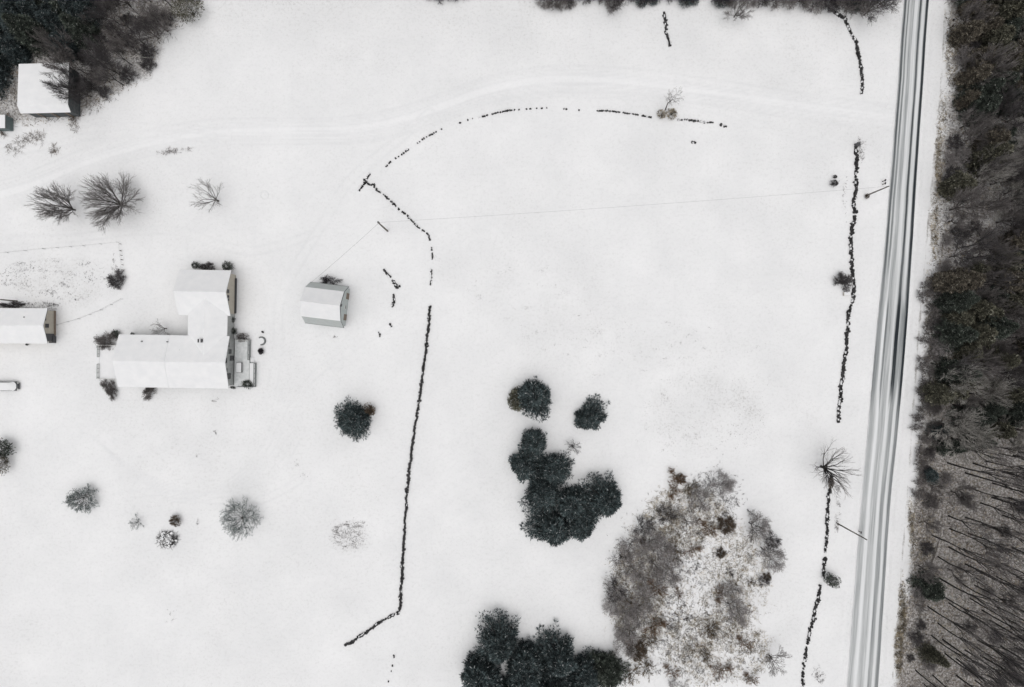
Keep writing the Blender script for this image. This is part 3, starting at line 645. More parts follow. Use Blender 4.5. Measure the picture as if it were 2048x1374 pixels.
plant('darkev', 455, 533, 1.0, 'evergreen_bush', 'black-green evergreen at the top right corner of the upper wing', 'bush', sc=(1.15, 1.0, 1.1))
plant('darkev', 465, 661, .9, 'evergreen_bush', 'dark evergreen in the angle between upper wing and deck', 'bush', rz=1, sc=(.65, 1.1, 1))
plant('darkev', 462, 640, 1.0, 'evergreen_bush', 'dark evergreen just below the tan gable wall', 'bush', rz=2, sc=(.7, .9, 1))
bush('mound', 106, 1.5, 1.5, M['twig_grey'], n=500, bl=.2)
plant('mound', 485, 675, .6, 'round_bush', 'grey domed bush on the upper edge of the deck', 'bush', sc=(.95, .7, 1))
plant('darkev', 495, 768, .8, 'evergreen_bush', 'dark round evergreen at the lower right corner of the deck', 'bush', rz=3, sc=(1.1, .85, 1))
plant('darkev', 466, 775, .4, 'evergreen_bush', 'small dark evergreen below the lower end of the deck wall', 'bush', rz=3, sc=(.6, .28, .6))
# tall clipped evergreen cut by the left edge
plant('darkev', 6, 898, 1.6, 'evergreen_bush', 'upper of the two dark evergreens cut by the left edge', 'bush', sc=(2.0, 2.0, 2.0))
bush('brownev', 107, 3.2, 1.7, M['needle_brown'], n=600, bl=.25)
plant('brownev', 4, 926, 1.5, 'brown_evergreen', 'brownish evergreen under the dark one at the left edge', 'bush', sc=(1, 1.3, 1))
bush('cedar', 108, 5.5, 3.2, M['needle_olive'], n=1500, bl=.3)
plant('cedar', 376, 18, 2.5, 'cedar_tree', 'olive-dark cedar standing apart at the top edge by the left wood', 'tree', ('trunk', 'foliage'))

# ------------------------------------------------------------------ scatter helpers
def scatter(poly, dmin, seed, count=400, keep=None, z=0.0):
    rng = np.random.default_rng(seed); p = np.array(poly, float); x0, y0 = p.min(0); x1, y1 = p.max(0)
    x0, x1, y0, y1 = max(x0, -20), min(x1, 2062), max(y0, -12), min(y1, 1386); out = []
    for _ in range(count*30):
        a, b_ = x0+(x1-x0)*rng.random(), y0+(y1-y0)*rng.random()
        if not in_poly(np.array([(a-1024)/10]), np.array([(687-b_)/10]), poly)[0]: continue
        if keep and not keep(a, b_): continue
        if all((a-c)**2+(b_-d)**2 > (dmin*10)**2 for c, d in out): out.append((a, b_))
        if len(out) >= count: break
    return out

# ------------------------------------------------------------------ the scrub thicket
bushes = dict(
    s_grey=shrub('s_grey', 120, 3.6, 2.6, M['bark_grey'], M['twig_mauve'], 12, 4, 2, .045, .022, 1.1),
    s_dark=shrub('s_dark', 121, 3.2, 2.2, M['bark_dark'], M['twig_dark'], 14, 4, 2, .05, .022, 1.1),
    s_brown=shrub('s_brown', 122, 2.4, 1.9, M['bark_dark'], M['twig_brown'], 15, 3, 3, .05, .024, 1.2),
    s_rust=shrub('s_rust', 123, 1.8, 1.9, M['twig_olive'], M['twig_rust'], 11, 3, 2, .035, .028, 1.2),
    s_olive=shrub('s_olive', 124, 1.7, 1.8, M['bark_dark'], M['twig_olive'], 11, 3, 2, .035, .028, 1.2),
    s_black=shrub('s_black', 126, 1.4, 1.6, M['bark_dark'], M['twig_dark'], 9, 3, 2, .04, .024, 1.3),
    s_pale=shrub('s_pale', 125, 2.0, 2.0, M['twig_pale'], M['twig_pale'], 12, 3, 2, .04, .024, 1.2))
tr = [(1302,1122,6,2.6,'trunks of a bare tree at the left heart of the scrub'),(1280,1150,6.5,2.6,'bare tree with a long dark trunk above the rusty patch in the scrub'),
      (1498,1045,7,3.2,'bare tree at the upper right shoulder of the scrub'),(1455,1205,7,3.4,'bare grey tree in the right half of the snowy scrub'),
      (1538,1310,6.5,3.2,'bare tree at the lower right end of the scrub'),(1258,1255,6,2.4,'bare tree near the lower left rim of the scrub'),
      (1240,1110,5.5,2.6,'bare tree on the upper left rim of the scrub'),(1370,1040,6,2.6,'bare tree under the rusty top of the scrub'),
      (1522,1095,6.5,3.0,'bare tree leaning out over the right rim of the scrub'),(1225,1165,5,2.4,'dense low bare tree at the left-most bulge of the scrub')]
for k in range(4): bare_mesh('sc%d' % k, 130+k, M['bark_dark'], M['twig_mauve' if k % 2 else 'twig_grey'], h=6.5, r=3.0, trunk_h=1.5, limbs=6, spread=0.9, depth=4, kids=2, thick=.10, twig=.022)
for i, (a, b_, hh, rr, lab) in enumerate(tr):
    q = P(a, b_); put_tree(BARE['sc%d' % (i % 4)], 'bare_tree', lab, (q.x, q.y, -.05), i*1.3, (rr/3, rr/3, hh/6.5), 'bare trees in the scrub')
fixed = [('s_rust',1356,955,1.2,'rusty bush at the very top of the scrub'),('s_rust',1348,978,1.2,'rusty bush just under the topmost one of the scrub'),('s_olive',1380,978,1.1,'brown bush right of the top pair in the scrub'),
         ('s_rust',1420,1060,1.2,'reddish brown bush in the upper middle of the scrub'),('s_olive',1352,1105,1.3,'olive-brown bush left of centre in the upper scrub'),('s_rust',1385,1103,1.1,'rust bush at the edge of the open snow in the scrub'),
         ('s_rust',1316,1178,1.4,'dark rust bush with the long trunk crossing it'),('s_olive',1263,1210,1.3,'deep brown bush near the left rim of the scrub'),('s_rust',1310,1255,1.4,'long rusty bush beside the open snow, lower left of the scrub'),
         ('s_olive',1300,1282,1.2,'brown bush under the long rusty one in the scrub'),('s_olive',1292,1330,1.5,'dark olive bush low on the left side of the scrub'),('s_olive',1262,1352,1.3,'brown bush beside the bottom-edge pine'),
         ('s_rust',1345,1345,1.1,'small rusty bush in the bottom snow of the scrub'),('s_rust',1440,1188,1.1,'rusty bush over the right-hand bare tree in the scrub'),('s_olive',1420,1262,1.2,'olive bush below the right-hand bare tree in the scrub'),
         ('s_rust',1492,1288,1.1,'rusty bush at lower right of the scrub'),('s_olive',1412,1310,1.1,'dark olive tuft at lower middle of the scrub'),('s_rust',1445,1345,1.2,'rust bush near the bottom edge of the scrub'),('s_rust',1505,1360,1.0,'little rust bush at the bottom right of the scrub'),
         ('s_dark',1232,1180,1.1,'dense dark grey shrub forming the left bulge of the scrub'),('s_dark',1285,1055,1.0,'dark shrub on the upper left slope of the scrub'),('s_grey',1262,1090,1.1,'grey shrub below the upper left slope of the scrub'),
         ('s_grey',1246,1225,1.1,'pale grey shrub at the lower left rim of the scrub'),('s_grey',1252,1290,1.1,'grey shrub low on the left rim of the scrub'),('s_dark',1335,1030,1.0,'dark shrub between the rusty top and the left slope of the scrub'),
         ('s_grey',1440,970,1.0,'snow-dusted grey shrub at the upper right tip of the scrub'),('s_grey',1400,1000,1.0,'snow-dusted grey shrub beside the rusty top of the scrub'),('s_dark',1530,1165,.6,'small dark shrub on the right rim of the scrub'),
         ('s_grey',1315,1095,1.2,'broad grey shrub in the left half of the scrub'),('s_grey',1290,1200,1.2,'broad grey shrub above the long rusty bush'),('s_brown',1455,1050,1.0,'brown shrub right of the upper middle of the scrub'),
         ('s_dark',1545,1080,.9,'dark shrub at the outer right shoulder of the scrub'),('s_grey',1340,1140,1.2,'grey shrub bordering the open snow of the scrub'),('s_brown',1275,1300,1.1,'brown shrub at lower left inside the scrub')]
for i, (key, a, b_, s, lab) in enumerate(fixed):
    plant(key, a, b_, 1.0, 'scrub_bush', lab, 'bush', TWIG, rz=i*2.1, sc=(s*1.1, s*(.85 if key in ('s_rust', 's_olive') else 1), s*.9), group='bushes of the scrub thicket')
for i, (a, b_, s, lab) in enumerate(((1228,1205,1.0,'mauve-grey shrub under the left-most bulge of the scrub'),(1265,1135,1.1,'mauve-grey shrub inside the left rim of the scrub'),(1300,1085,1.0,'mauve-grey shrub near the top of the left slope of the scrub'),(1275,1235,1.0,'mauve-grey shrub between the two lower left brown bushes'),(1330,1160,.9,'mauve-grey shrub right of the long dark trunk'),(1248,1260,.9,'mauve-grey shrub on the lower left rim above the pines'),(1545,1120,1.0,'mauve-grey shrub at the widest right point of the scrub'),(1515,1055,1.0,'mauve-grey shrub on the upper right slope of the scrub'),(1480,1230,1.0,'mauve-grey shrub below the right-hand bare tree of the scrub'),(1465,1180,.9,'mauve-grey shrub above the right-hand bare tree of the scrub'))):
    plant('s_grey', a, b_, 1.0, 'scrub_bush', lab, 'bush', TWIG, rz=i*1.3, sc=(s*1.1, s, s*.9), group='bushes of the scrub thicket')
small = scatter(SCRUB, 2.2, 5, 34, keep=lambda a, b_: a > 1330 or b_ < 1100)
kinds = ['s_pale', 's_black', 's_brown', 's_black', 's_pale', 's_olive', 's_rust', 's_grey']
labs = {'s_pale': 'low pale dead bush on the open snow of the scrub', 's_black': 'small blackish tuft on the open snow of the scrub', 's_brown': 'low brown shrub on the open snow of the scrub', 's_olive': 'small olive-brown tuft on the open snow of the scrub', 's_rust': 'small rust-coloured tuft on the open snow of the scrub', 's_grey': 'low grey shrub on the open snow of the scrub'}
for i, (a, b_) in enumerate(small):
    key = kinds[i % len(kinds)]; s = 0.38+0.35*random.random()
    plant(key, a, b_, .4, 'scrub_tuft', labs[key], 'bush', TWIG, rz=i*1.7, sc=(s, s, s), group='small bushes on the snow of the scrub')

# ------------------------------------------------------------------ dead grass and stalks standing in the snow (uncountable)
def grass(name, label, regions, mat, seed, bl=0.5, bw=0.03, cat='dead grass'):
    rng = np.random.default_rng(seed); pts = []
    for (cx, cy, rx, ry, n) in regions:
        a = rng.normal(size=(n, 2))*0.55; a = a[(a**2).sum(1) < 1.4]
        cl = rng.random((max(4, n//5), 2))*2-1; cl = cl[(cl**2).sum(1) < 1.0]
        if len(cl): a = cl[rng.integers(0, len(cl), n)] + rng.normal(size=(n, 2))*0.05*rng.random((n, 1))*6*min(1.0, 40/rx)
        pts.append(np.stack([(cx+a[:, 0]*rx-1024)/10, (687-cy-a[:, 1]*ry)/10, np.full(len(a), -0.03)], -1))
    p = np.concatenate(pts); d = np.tile([0, 0, 0.55], (len(p), 1)) + rng.normal(size=(len(p), 3))*[.5, .5, .15]
    V, F = needle_blades(p, d, 2, bl, bw, rng); V[:, 2] = np.abs(V[:, 2])
    o = link(name, np_mesh(name, V, F, mat)); return tag(o, label, cat, kind='stuff')
grass('scrub_reeds', 'pale dead reeds and fallen stalks across the snow of the scrub', [(1390,1160,120,150,3000),(1370,1030,80,60,2400),(1430,1300,110,70,2200),(1275,1190,50,120,3800),(1480,1150,60,100,1400)], M['leaf_tan'], 201, .75, .06)
grass('scrub_dark_stalks', 'dark dead stalks pricking through the snow of the scrub', [(1370,1170,110,150,1300),(1430,990,50,50,800),(1400,1290,120,80,800),(1300,1150,80,120,1500)], M['twig_dark'], 202, .6, .07)
grass('field_stubble', 'sparse dark stubble above the scrub thicket', [(1400,830,120,90,420),(1500,830,35,70,110),(1330,880,60,30,70),(1300,700,220,60,260),(1130,640,130,60,160),(1000,540,160,80,120)], M['twig_grey'], 203, .22, .04)
grass('garden_stubble', 'dark plant remains in the snowed-over garden plot', [(110,560,110,45,420),(40,545,45,30,120),(100,585,14,8,60),(35,612,40,8,260),(90,612,30,8,200)], M['twig_dark'], 204, .28, .05)
grass('bed_stubble', 'square patch of dark dead stems in the lower yard', [(700,1072,34,28,620),(710,1050,25,6,160),(672,1060,10,8,60)], M['twig_grey'], 205, .26, .045)
grass('low_hedge', 'thin line of low frosted grass above the largest bare trees', [(333,305,18,6,90),(360,299,24,5,80)], M['twig_mauve'], 206, .5, .05)
grass('verge_weeds', 'tan dead weeds along the foot of the roadside wood', [(1876,330,6,60,700),(1868,450,8,60,600),(1855,600,5,60,200),(1822,1060,6,60,420),(1805,1220,7,60,900),(1797,1300,8,50,900),(1850,1080,20,60,500),(1905,90,14,70,600),(1885,240,8,50,300)], M['leaf_tan'], 207, .5, .06)
grass('wall_weeds', 'dead weeds standing along the roadside stone walls', [(1722,300,8,22,120),(1676,990,4,30,70),(1674,1050,5,20,60),(1636,1350,12,20,110),(1690,585,8,4,30),(1690,400,3,60,30)], M['twig_grey'], 208, .4, .05)
grass('shed_stalks', 'dry brown stalks and vines in front of the left-hand sheds', [(60,275,26,12,90),(30,295,16,16,80),(110,300,8,9,60),(84,275,10,14,40),(150,240,10,22,130),(10,268,8,6,40)], M['twig_brown'], 209, .9, .05)
grass('yard_specks', 'odd dead stems in the snow of the yard', [(432,865,6,3,14),(430,800,6,3,14),(395,912,3,3,6),(395,1045,1.5,5,14),(665,672,6,5,16),(380,1200,120,60,14),(600,940,40,20,16),(230,545,6,26,60)], M['twig_grey'], 210, .35, .05)

def floor_litter(name, label, polys, mat, seed, bl, bw):
    rng = np.random.default_rng(seed); pts = []
    for poly, n in polys:
        p = np.array(poly, float); x0, y0 = np.maximum(p.min(0), -30); x1, y1 = np.minimum(p.max(0), (2080, 1400))
        a = x0+(x1-x0)*rng.random(n); b_ = y0+(y1-y0)*rng.random(n)
        wx, wy = (a-1024)/10, (687-b_)/10; k = in_poly(wx, wy, poly) & (vnoise(wx, wy, 2.3, seed) + .35*rng.random(n) > .52); pts.append(np.stack([wx, wy, 0*wx+.02], -1)[k])
    p = np.concatenate(pts); d = rng.normal(size=(len(p), 3))*[1, 1, .15]; d[:, 2] = abs(d[:, 2])
    V, F = needle_blades(p, d, 1, bl, bw, rng); V[:, 2] = np.abs(V[:, 2])*.5+.02
    return tag(link(name, np_mesh(name, V, F, mat)), label, 'leaf litter', kind='stuff')
floor_litter('fallen_twigs', 'dark fallen twigs and brush on the snowy wood floor', [(WOOD_E, 15000), (WOOD_NW, 5000)], M['twig_dark'], 501, 1.1, .07)
floor_litter('fallen_leaves', 'brown leaf litter showing through the snow of the woods', [(WOOD_E, 15000), (WOOD_NW, 4000)], M['leaf_rust'], 502, .5, .14)
floor_litter('dead_ferns', 'pale dead bracken on the floor of the woods', [(WOOD_E, 16000), (WOOD_NW, 4000)], M['leaf_tan'], 503, .8, .09)

# ------------------------------------------------------------------ the woods
for k in range(6):
    hh = (19, 22, 17, 20, 23, 16)[k]
    bare_mesh('f%d' % k, 300+k, M['bark_dark'], M['twig_dark' if k % 2 else 'twig_grey'], h=hh, r=(3.0, 2.6, 3.4, 3.2, 2.4, 3.6)[k], trunk_h=hh*(0.45, .5, .35, .4, .55, .3)[k], limbs=6, spread=0.75, depth=3, kids=2, thick=.13+.02*(k % 3), twig=.026, wig=.2, ang=(18, 26), lean=(random.uniform(-.05, .05), random.uniform(-.05, .05)))
for k in range(3):
    shrub('u%d' % k, 320+k, 3.5, 2.3, M['bark_dark'], M[('twig_mauve', 'twig_dark', 'twig_grey')[k]], 12, 3, 3, .05, .024, 1.1)
for k in range(2):
    bare_mesh('m%d' % k, 330+k, M['bark_grey'], M['twig_dark' if k else 'twig_grey'], h=10, r=3.8, trunk_h=2.0, limbs=8, spread=1.0, depth=3, kids=3, thick=.14, twig=.024, wig=.2, ang=(16, 26))

bare_mesh('m2', 335, M['bark_grey'], M['twig_pale'], h=11, r=3.8, trunk_h=2.0, limbs=7, spread=1.0, depth=3, kids=3, thick=.13, twig=.020, wig=.2, ang=(16, 26))
def zone(b_):
    for lim, nm in ((120, 'by the top edge'), (250, 'opposite the uppermost roadside wall'), (350, 'opposite the dark pillar'), (470, 'opposite the upper pole'), (610, 'opposite the grey-green bush'), (780, 'opposite the wet road stretch'), (890, 'opposite the small field gap'), (1000, 'opposite the roadside tree'), (1110, 'opposite the lower pole'), (1220, 'opposite the oval evergreen')):
        if b_ < lim: return nm
    return 'by the bottom edge'
def depth_in(e): return 'on the road-side rim' if e < 55 else 'in the middle' if e < 120 else 'on the far right'
E_IN = [(x+14, y) for x, y in WOOD_E[:-2]] + WOOD_E[-2:]
def dens_ok(a, b_): return True
cnt = 0
for i, (a, b_) in enumerate(scatter(E_IN, 2.45, 77, 300, keep=lambda a, b_: b_ < 880 or (int(a)*7 + int(b_)*13) % 10 < 6)):
    zn = zone(b_); q = P(a, b_); rr = random.random(); edge = a - np.interp(b_, [p[1] for p in WOOD_E[:-2]], [p[0] for p in WOOD_E[:-2]])
    pineness = 0.55 if b_ < 250 else 0.12 if b_ < 540 else 0.50 if b_ < 880 else 0.04
    if 600 < b_ < 860 and a < 1890: pineness = 0.15
    if rr < pineness:
        key = random.choice(('po0', 'po1', 'pn0', 'pg0') if b_ < 600 else ('pn0', 'po0', 'pg1', 'po1', 'pg0')); s = random.uniform(.55, .95)
        lab = {'po': 'olive-green pine', 'pn': 'brownish pine', 'pg': 'dark green pine'}[key[:2]]
        put_tree(BARE[key], 'pine_tree', '%s %s of the wood, %s' % (lab, depth_in(edge), zn), (q.x, q.y, 0), i*1.9, (s, s, s*1.1), 'pines of the roadside wood', 'pine tree', ('trunk', 'foliage'))
    elif edge < 30 or rr > (0.78 if b_ < 900 else 0.72):
        key = random.choice(('u0', 'u1', 'u2', 'm0')); s = random.uniform(.6, 1.05)*(0.8 if edge < 20 else 1)*(0.8 if b_ > 900 else 1)
        put_tree(BARE[key], 'understory_shrub', 'leafless shrub %s of the wood, %s' % (depth_in(edge), zn), (q.x, q.y, 0), i*1.9, (s, s, s), 'undergrowth of the roadside wood', 'shrub', TWIG)
    else:
        if b_ < 880: key = random.choice(('m0', 'm1', 'm1', 'm0', 'm2', 'm2', 'f2', 'f5')); s = random.uniform(.85, 1.25)*(.8 if key[0] == 'f' else 1)
        else: key = random.choice(('f0', 'f1', 'f2', 'f3', 'f4', 'f1', 'f4')); s = random.uniform(.8, 1.08)
        put_tree(BARE[key], 'bare_tree', 'tall bare tree %s of the wood, %s' % (depth_in(edge), zn), (q.x, q.y, 0), i*1.9, (s, s, s), 'bare trees of the roadside wood')
for (a, b_, s, key, lab) in ((1858,1178,.72,'pg0','dark bushy evergreen at the road-side rim of the lower wood'),(1884,862,.45,'pb0','small dark evergreen at the rim of the middle wood'),(1865,950,.42,'pb1','little dark evergreen just below the small one at the wood rim'),(1905,745,.85,'pg1','tall dark pine nearest the road in the middle wood')):
    pine(key, a, b_, lab, 1.0, s, 1.0, 2.0, 'lone evergreens at the rim of the roadside wood')
shrub('rim', 340, 2.4, 2.0, M['bark_dark'], M['twig_grey'], 14, 4, 2, .04, .022, 1.1)
for i, (a, b_) in enumerate(scatter([(1850,560),(1880,560),(1868,900),(1858,1000),(1832,1000),(1842,700)], 1.8, 91, 26)):
    plant('rim', a, b_, 1.0, 'rim_shrub', 'mauve-grey twiggy rim shrub of the roadside wood, ' + zone(b_), 'shrub', TWIG, rz=i, sc=(.8, .8, .8), group='shrubs at the rim of the roadside wood')
# unseen evergreens added beyond the top edge to darken the snow there
rng = np.random.default_rng(400); sd_, dr_ = [], []
for i in range(70):
    cx, cy = -62 + 150*rng.random(), 75 + 16*rng.random(); hh = 13+5*rng.random(); rr = 3+rng.random()
    k = 420; z = rng.random(k)*hh; az = rng.random(k)*6.283; q_ = rr*(1-z/hh)**.6*(.3+.7*rng.random(k))
    sd_.append(np.stack([cx+np.cos(az)*q_, cy+np.cos(az*0+1.5708)*0+np.sin(az)*q_, z], -1)); dr_.append(np.stack([np.cos(az), np.sin(az), .3+0*az], -1))
V, F = needle_blades(np.concatenate(sd_), np.concatenate(dr_), 3, 1.0, .35, rng)
tag(link('unseen_shade_wood', np_mesh('unseen_shade_wood', V, F, M['needle_green'])), 'unseen evergreen mass added beyond the top edge for its shade', 'wood', kind='stuff')
# north-west wood
NW_PINE = [(-20,-12),(185,-12),(190,70),(150,125),(40,120),(-20,165)]
for i, (a, b_) in enumerate(scatter(NW_PINE, 3.0, 12, 30, keep=lambda a, b_: not (15 < a < 165 and b_ > 112))):
    q = P(a, b_); key = random.choice(('pb0', 'pb2', 'pg0', 'pb3', 'pg1')) if a < 110 or b_ < 60 else random.choice(('po0', 'pg0', 'pb1'))
    s = random.uniform(.65, .95)
    wh = 'on the top edge' if b_ < 25 else 'just above the square shed' if b_ > 85 and a > 40 else 'at the left frame edge' if a < 40 else 'in the middle'
    put_tree(BARE[key], 'pine_tree', {'po': 'olive', 'pb': 'blue-green', 'pg': 'dull green'}[key[:2]] + ' pine of the dark top-left stand, ' + wh, (q.x, q.y, 0), i*1.9, (s, s, s*1.1), 'pines at the top left corner', 'pine tree', ('trunk', 'foliage'))
NW_BARE = [(170,40),(195,-12),(345,-12),(350,30),(325,90),(300,135),(235,180),(185,205),(168,200),(168,120)]
for i, (a, b_) in enumerate(scatter(NW_BARE, 2.1, 13, 60)):
    q = P(a, b_); key = random.choice(('m0', 'm1', 'u0', 'u1', 'f2', 'u1')); s = random.uniform(.6, .95)*(1 if key[0] != 'f' else .6)
    wh = 'near the top edge' if b_ < 45 else 'beside the square shed' if a < 215 and b_ > 110 else 'on the outer rim' if a + b_*0.9 > 355 else 'in the middle of the left wood'
    if key[0] == 'u': put_tree(BARE[key], 'understory_shrub', 'leafless shrub of the top left wood, ' + wh, (q.x, q.y, 0), i*1.9, (s, s, s), 'undergrowth right of the square shed', 'shrub', TWIG)
    else: put_tree(BARE[key], 'bare_tree', 'bare tree of the top left wood, ' + wh, (q.x, q.y, 0), i*1.9, (s, s, s), 'bare trees right of the square shed')
for i, (a, b_, lab) in enumerate(((158,150,'bare tree beside the right wall of the square shed, branches over its roof'),(166,196,'bare tree at the lower right corner of the square shed'),(150,118,'bare tree behind the upper right corner of the square shed'))):
    q = P(a, b_); put_tree(BARE['m%d' % (i % 2)], 'bare_tree', lab, (q.x, q.y, 0), i*1.9, (.85, .85, 1.15), 'bare trees by the square shed')
# ragged tree line along the top edge
for i, (a, b_, s, key) in enumerate(((1088,2,.85,'u0'),(1110,8,1.0,'u2'),(1140,-2,.9,'u1'),(1135,8,.7,'u0'),(1175,-4,.8,'u1'),(1228,10,.9,'u0'),(1205,-4,.8,'u2'),(1275,-3,.9,'u1'),(1300,-6,1.0,'u1'),(1372,-2,.8,'u1'),(1345,-8,.8,'u1'),(1385,-4,.7,'u1'),
        (1440,-4,1,'u1'),(1465,0,1.0,'u2'),(1495,0,1.0,'u0'),(1520,-4,1.1,'u1'),(1545,2,1.0,'u2'),(1570,4,1.0,'u0'),(1598,4,1.0,'u2'),(1625,8,1.0,'u0'),(1650,10,1.0,'u1'),(1672,8,1.0,'u1'),(1700,6,1.0,'u1'),(1722,14,1.0,'u0'),
        (878,-8,.8,'u1'),(905,-9,.8,'u1'),(930,-12,.7,'u0'),(860,-14,.7,'u0'))):
    q = P(a, b_); put_tree(BARE[key], 'hedge_shrub', ('leafless thicket shrub on the top edge left of the line of boulders' if a < 1320 else 'leafless thicket shrub on the top edge right of the line of boulders'), (q.x, q.y, 0), i*2.3, (s, s, s), 'leafless thicket along the top edge', 'shrub', TWIG)
for i, (a, b_, s, lab) in enumerate(((1468,34,.75,'bare tree fanning down from the middle of the top-edge thicket'),(1230,16,.62,'bare tree in the top-edge thicket left of the boulders'),(1690,22,.95,'bare tree by the upper end of the roadside wall'),(1728,30,1.0,'spreading bare tree reaching towards the road at the top'),(1755,12,.95,'bare tree whose twigs overhang the road at the top edge'),(1640,8,.8,'bare tree in the dense thicket left of the upper stone wall'),(1590,6,.7,'bare tree in the dense thicket, second left of the upper stone wall'))):
    q = P(a, b_); put_tree(BARE['m%d' % (i % 2)], 'bare_tree', lab, (q.x, q.y, 0), i*1.1, (s, s, s*.8), 'bare trees along the top edge')
bush('blk', 350, 2.6, 2.0, M['needle_blue'], n=700, bl=.3)
for i, (a, b_, s, lab) in enumerate(((1283,4,.7,'dark evergreen at the top edge left of the boulders'),(1306,2,.6,'smaller dark evergreen next to the one left of the boulders'),(1372,2,.8,'dark evergreen at the top edge right of the boulders'),(1388,0,.6,'small dark evergreen right of the one beside the boulders'),(1440,4,.8,'dark evergreen above the fanning bare tree'),(1460,2,.6,'small dark evergreen above the fanning bare tree'),(1705,12,1.0,'dark evergreen under the bare trees beside the road'))):
    plant('blk', a, b_, .8, 'evergreen_bush', lab, 'bush', rz=i, sc=(s, s, s), group='dark evergreens along the top edge')

# ------------------------------------------------------------------ buildings
def window(parent, x, y, z, w, h, face='e', dark=False):
    """framed window set in a wall that faces east ('e'), north ('n') or south ('s')"""
    fr, pn = bmesh.new(), bmesh.new(); t = 0.07
    if face == 'e':
        for (a, b_, c, d) in ((-w/2, w/2, -h/2, -h/2+t), (-w/2, w/2, h/2-t, h/2), (-w/2, -w/2+t, -h/2+t, h/2-t), (w/2-t, w/2, -h/2+t, h/2-t)): add_box(fr, 0.0, 0.08, a, b_, c, d)
        add_box(pn, 0.0, 0.045, -w/2+t, w/2-t, -h/2+t, h/2-t)
    else:
        sg = 1 if face == 'n' else -1
        for (a, b_, c, d) in ((-w/2, w/2, -h/2, -h/2+t), (-w/2, w/2, h/2-t, h/2), (-w/2, -w/2+t, -h/2+t, h/2-t), (w/2-t, w/2, -h/2+t, h/2-t)): add_box(fr, a, b_, min(0, .08*sg), max(0, .08*sg), c, d)
        add_box(pn, -w/2+t, w/2-t, min(0, .045*sg), max(0, .045*sg), -h/2+t, h/2-t)
    f = bm_obj('window', fr, M['trim_dark' if dark else 'trim_white'], parent, (x, y, z)); bm_obj('pane', pn, M['glass'], f)
    return f

def gable(parent, s0, s1, t0, t1, ze, zr, axis_, wall, over=0.5, ov_end=0.7, snow=0.16, sn_split=None, zf=0.0, wall_name='wall'):
    """gabled block: s across the ridge, t along it. axis_ 'x' ridge runs along x"""
    mid = (s0+s1)/2; pit = (zr-ze)/((s1-s0)/2)
    prism(wall_name, wall, parent, [(s0+over, zf), (s1-over, zf), (s1-over, ze+pit*over-.05), (mid, zr-.05), (s0+over, ze+pit*over-.05)], t0+ov_end, t1-ov_end, axis_)
    rf = prism('roof', M['roof_dark'], parent, [(s0, ze), (mid, zr), (s1, ze), (s1, ze-.14), (mid, zr-.16), (s0, ze-.14)][::-1], t0, t1, axis_)
    for (a, b_) in (sn_split or [(t0, t1)]):
        prism('snow_cover', M['snow'], rf, [(s0-.04, ze+.01), (s0-.04, ze+snow*.8), (mid, zr+snow), (s1+.04, ze+snow*.8), (s1+.04, ze+.01), (mid, zr+.01)][::-1], a-.03, b_+.03, axis_, bevel=0.05)
    return rf

# the L-shaped farmhouse
HX, HY = -54.7, -3.6
house = thing('farmhouse', 'L-shaped white-roofed farmhouse with a tan gable wall and decks at both ends', 'house', (HX, HY, 0), math.radians(-0.9))
gable(house, -5.1, 5.0, -21.4, 0.0, 4.7, 6.75, 'x', M['wall_grey'], .45, .75, sn_split=[(-21.4, -11.60), (-11.53, 0.0)])
rN = gable(house, 9.0, 17.75, -10.0, 0.0, 4.4, 6.9, 'x', M['wall_tan'], .45, .8, wall_name='wall')
gable(house, -8.15, -0.55, 1.2, 12.4, 4.5, 6.25, 'y', M['wall_grey'], .4, .1)
# windows of the tan gable
for (y, z, w, h) in ((13.75, 3.9, .75, .9), (12.75, 3.8, .5, .8), (12.15, 3.8, .5, .8)): window(house, -0.8, y, z, w, h, 'e', dark=True)
box('foundation', M['metal_dark'], house, -0.86, -0.55, 9.6, 16.6, 0, 0.5)  # dark strip standing for the low hedge along this wall
# windows of the main gable towards the deck
for (y, z, w, h) in ((3.3, 3.5, .8, .9), (2.0, 2.6, .9, 1.3), (0.3, 4.6, 1.0, 1.0), (-1.6, 4.3, .7, .8), (-2.8, 2.9, 1.1, 1.5), (-3.7, 3.9, .6, .8)): window(house, -0.75, y, z, w, h, 'e', dark=True)
dd = box('door', M['trim_dark'], house, -0.77, -0.68, 0.2, 1.2, .5, 2.6); box('handle', M['trim_white'], dd, -0.68, -0.62, .3, .38, 1.5, 1.58)
for x in (-19, -16, -12, -8, -4): window(house, x, -4.65, 2.5, 1.1, 1.3, 's')
for x in (-19, -15, -11): window(house, x, 4.55, 2.5, 1.1, 1.3, 'n')
for x in (-8, -5.5, -3): window(house, x, 17.3, 2.5, .9, 1.2, 'n')
# chimney and roof vents
def chimney(parent, x, y, z0, z1, w=0.8, d=0.55):
    c = box('chimney', M['stone'], parent, x-w/2, x+w/2, y-d/2, y+d/2, z0, z1, bevel=.03)
    box('chimney_cap', M['metal_dark'], c, x-w/2-.06, x+w/2+.06, y-d/2-.06, y+d/2+.06, z1, z1+.1)
    box('snow_cap', M['snow'], c, x-.1, x+.1, y-d/2-.04, y+d/2+.04, z1+.1, z1+.16)
    return c
chimney(rN, -4.9, 4.05, 5.0, 6.6)
for (x, y) in ((-16.6, 3.75), (-11.7, 3.75), (-9.1, 2.15)):
    bm = bmesh.new(); add_cyl(bm, (x, y, 5.2), (x, y, 6.35-y*.17), .14, .12, 8); bm_obj('roof_vent', bm, M['iron'], rN)
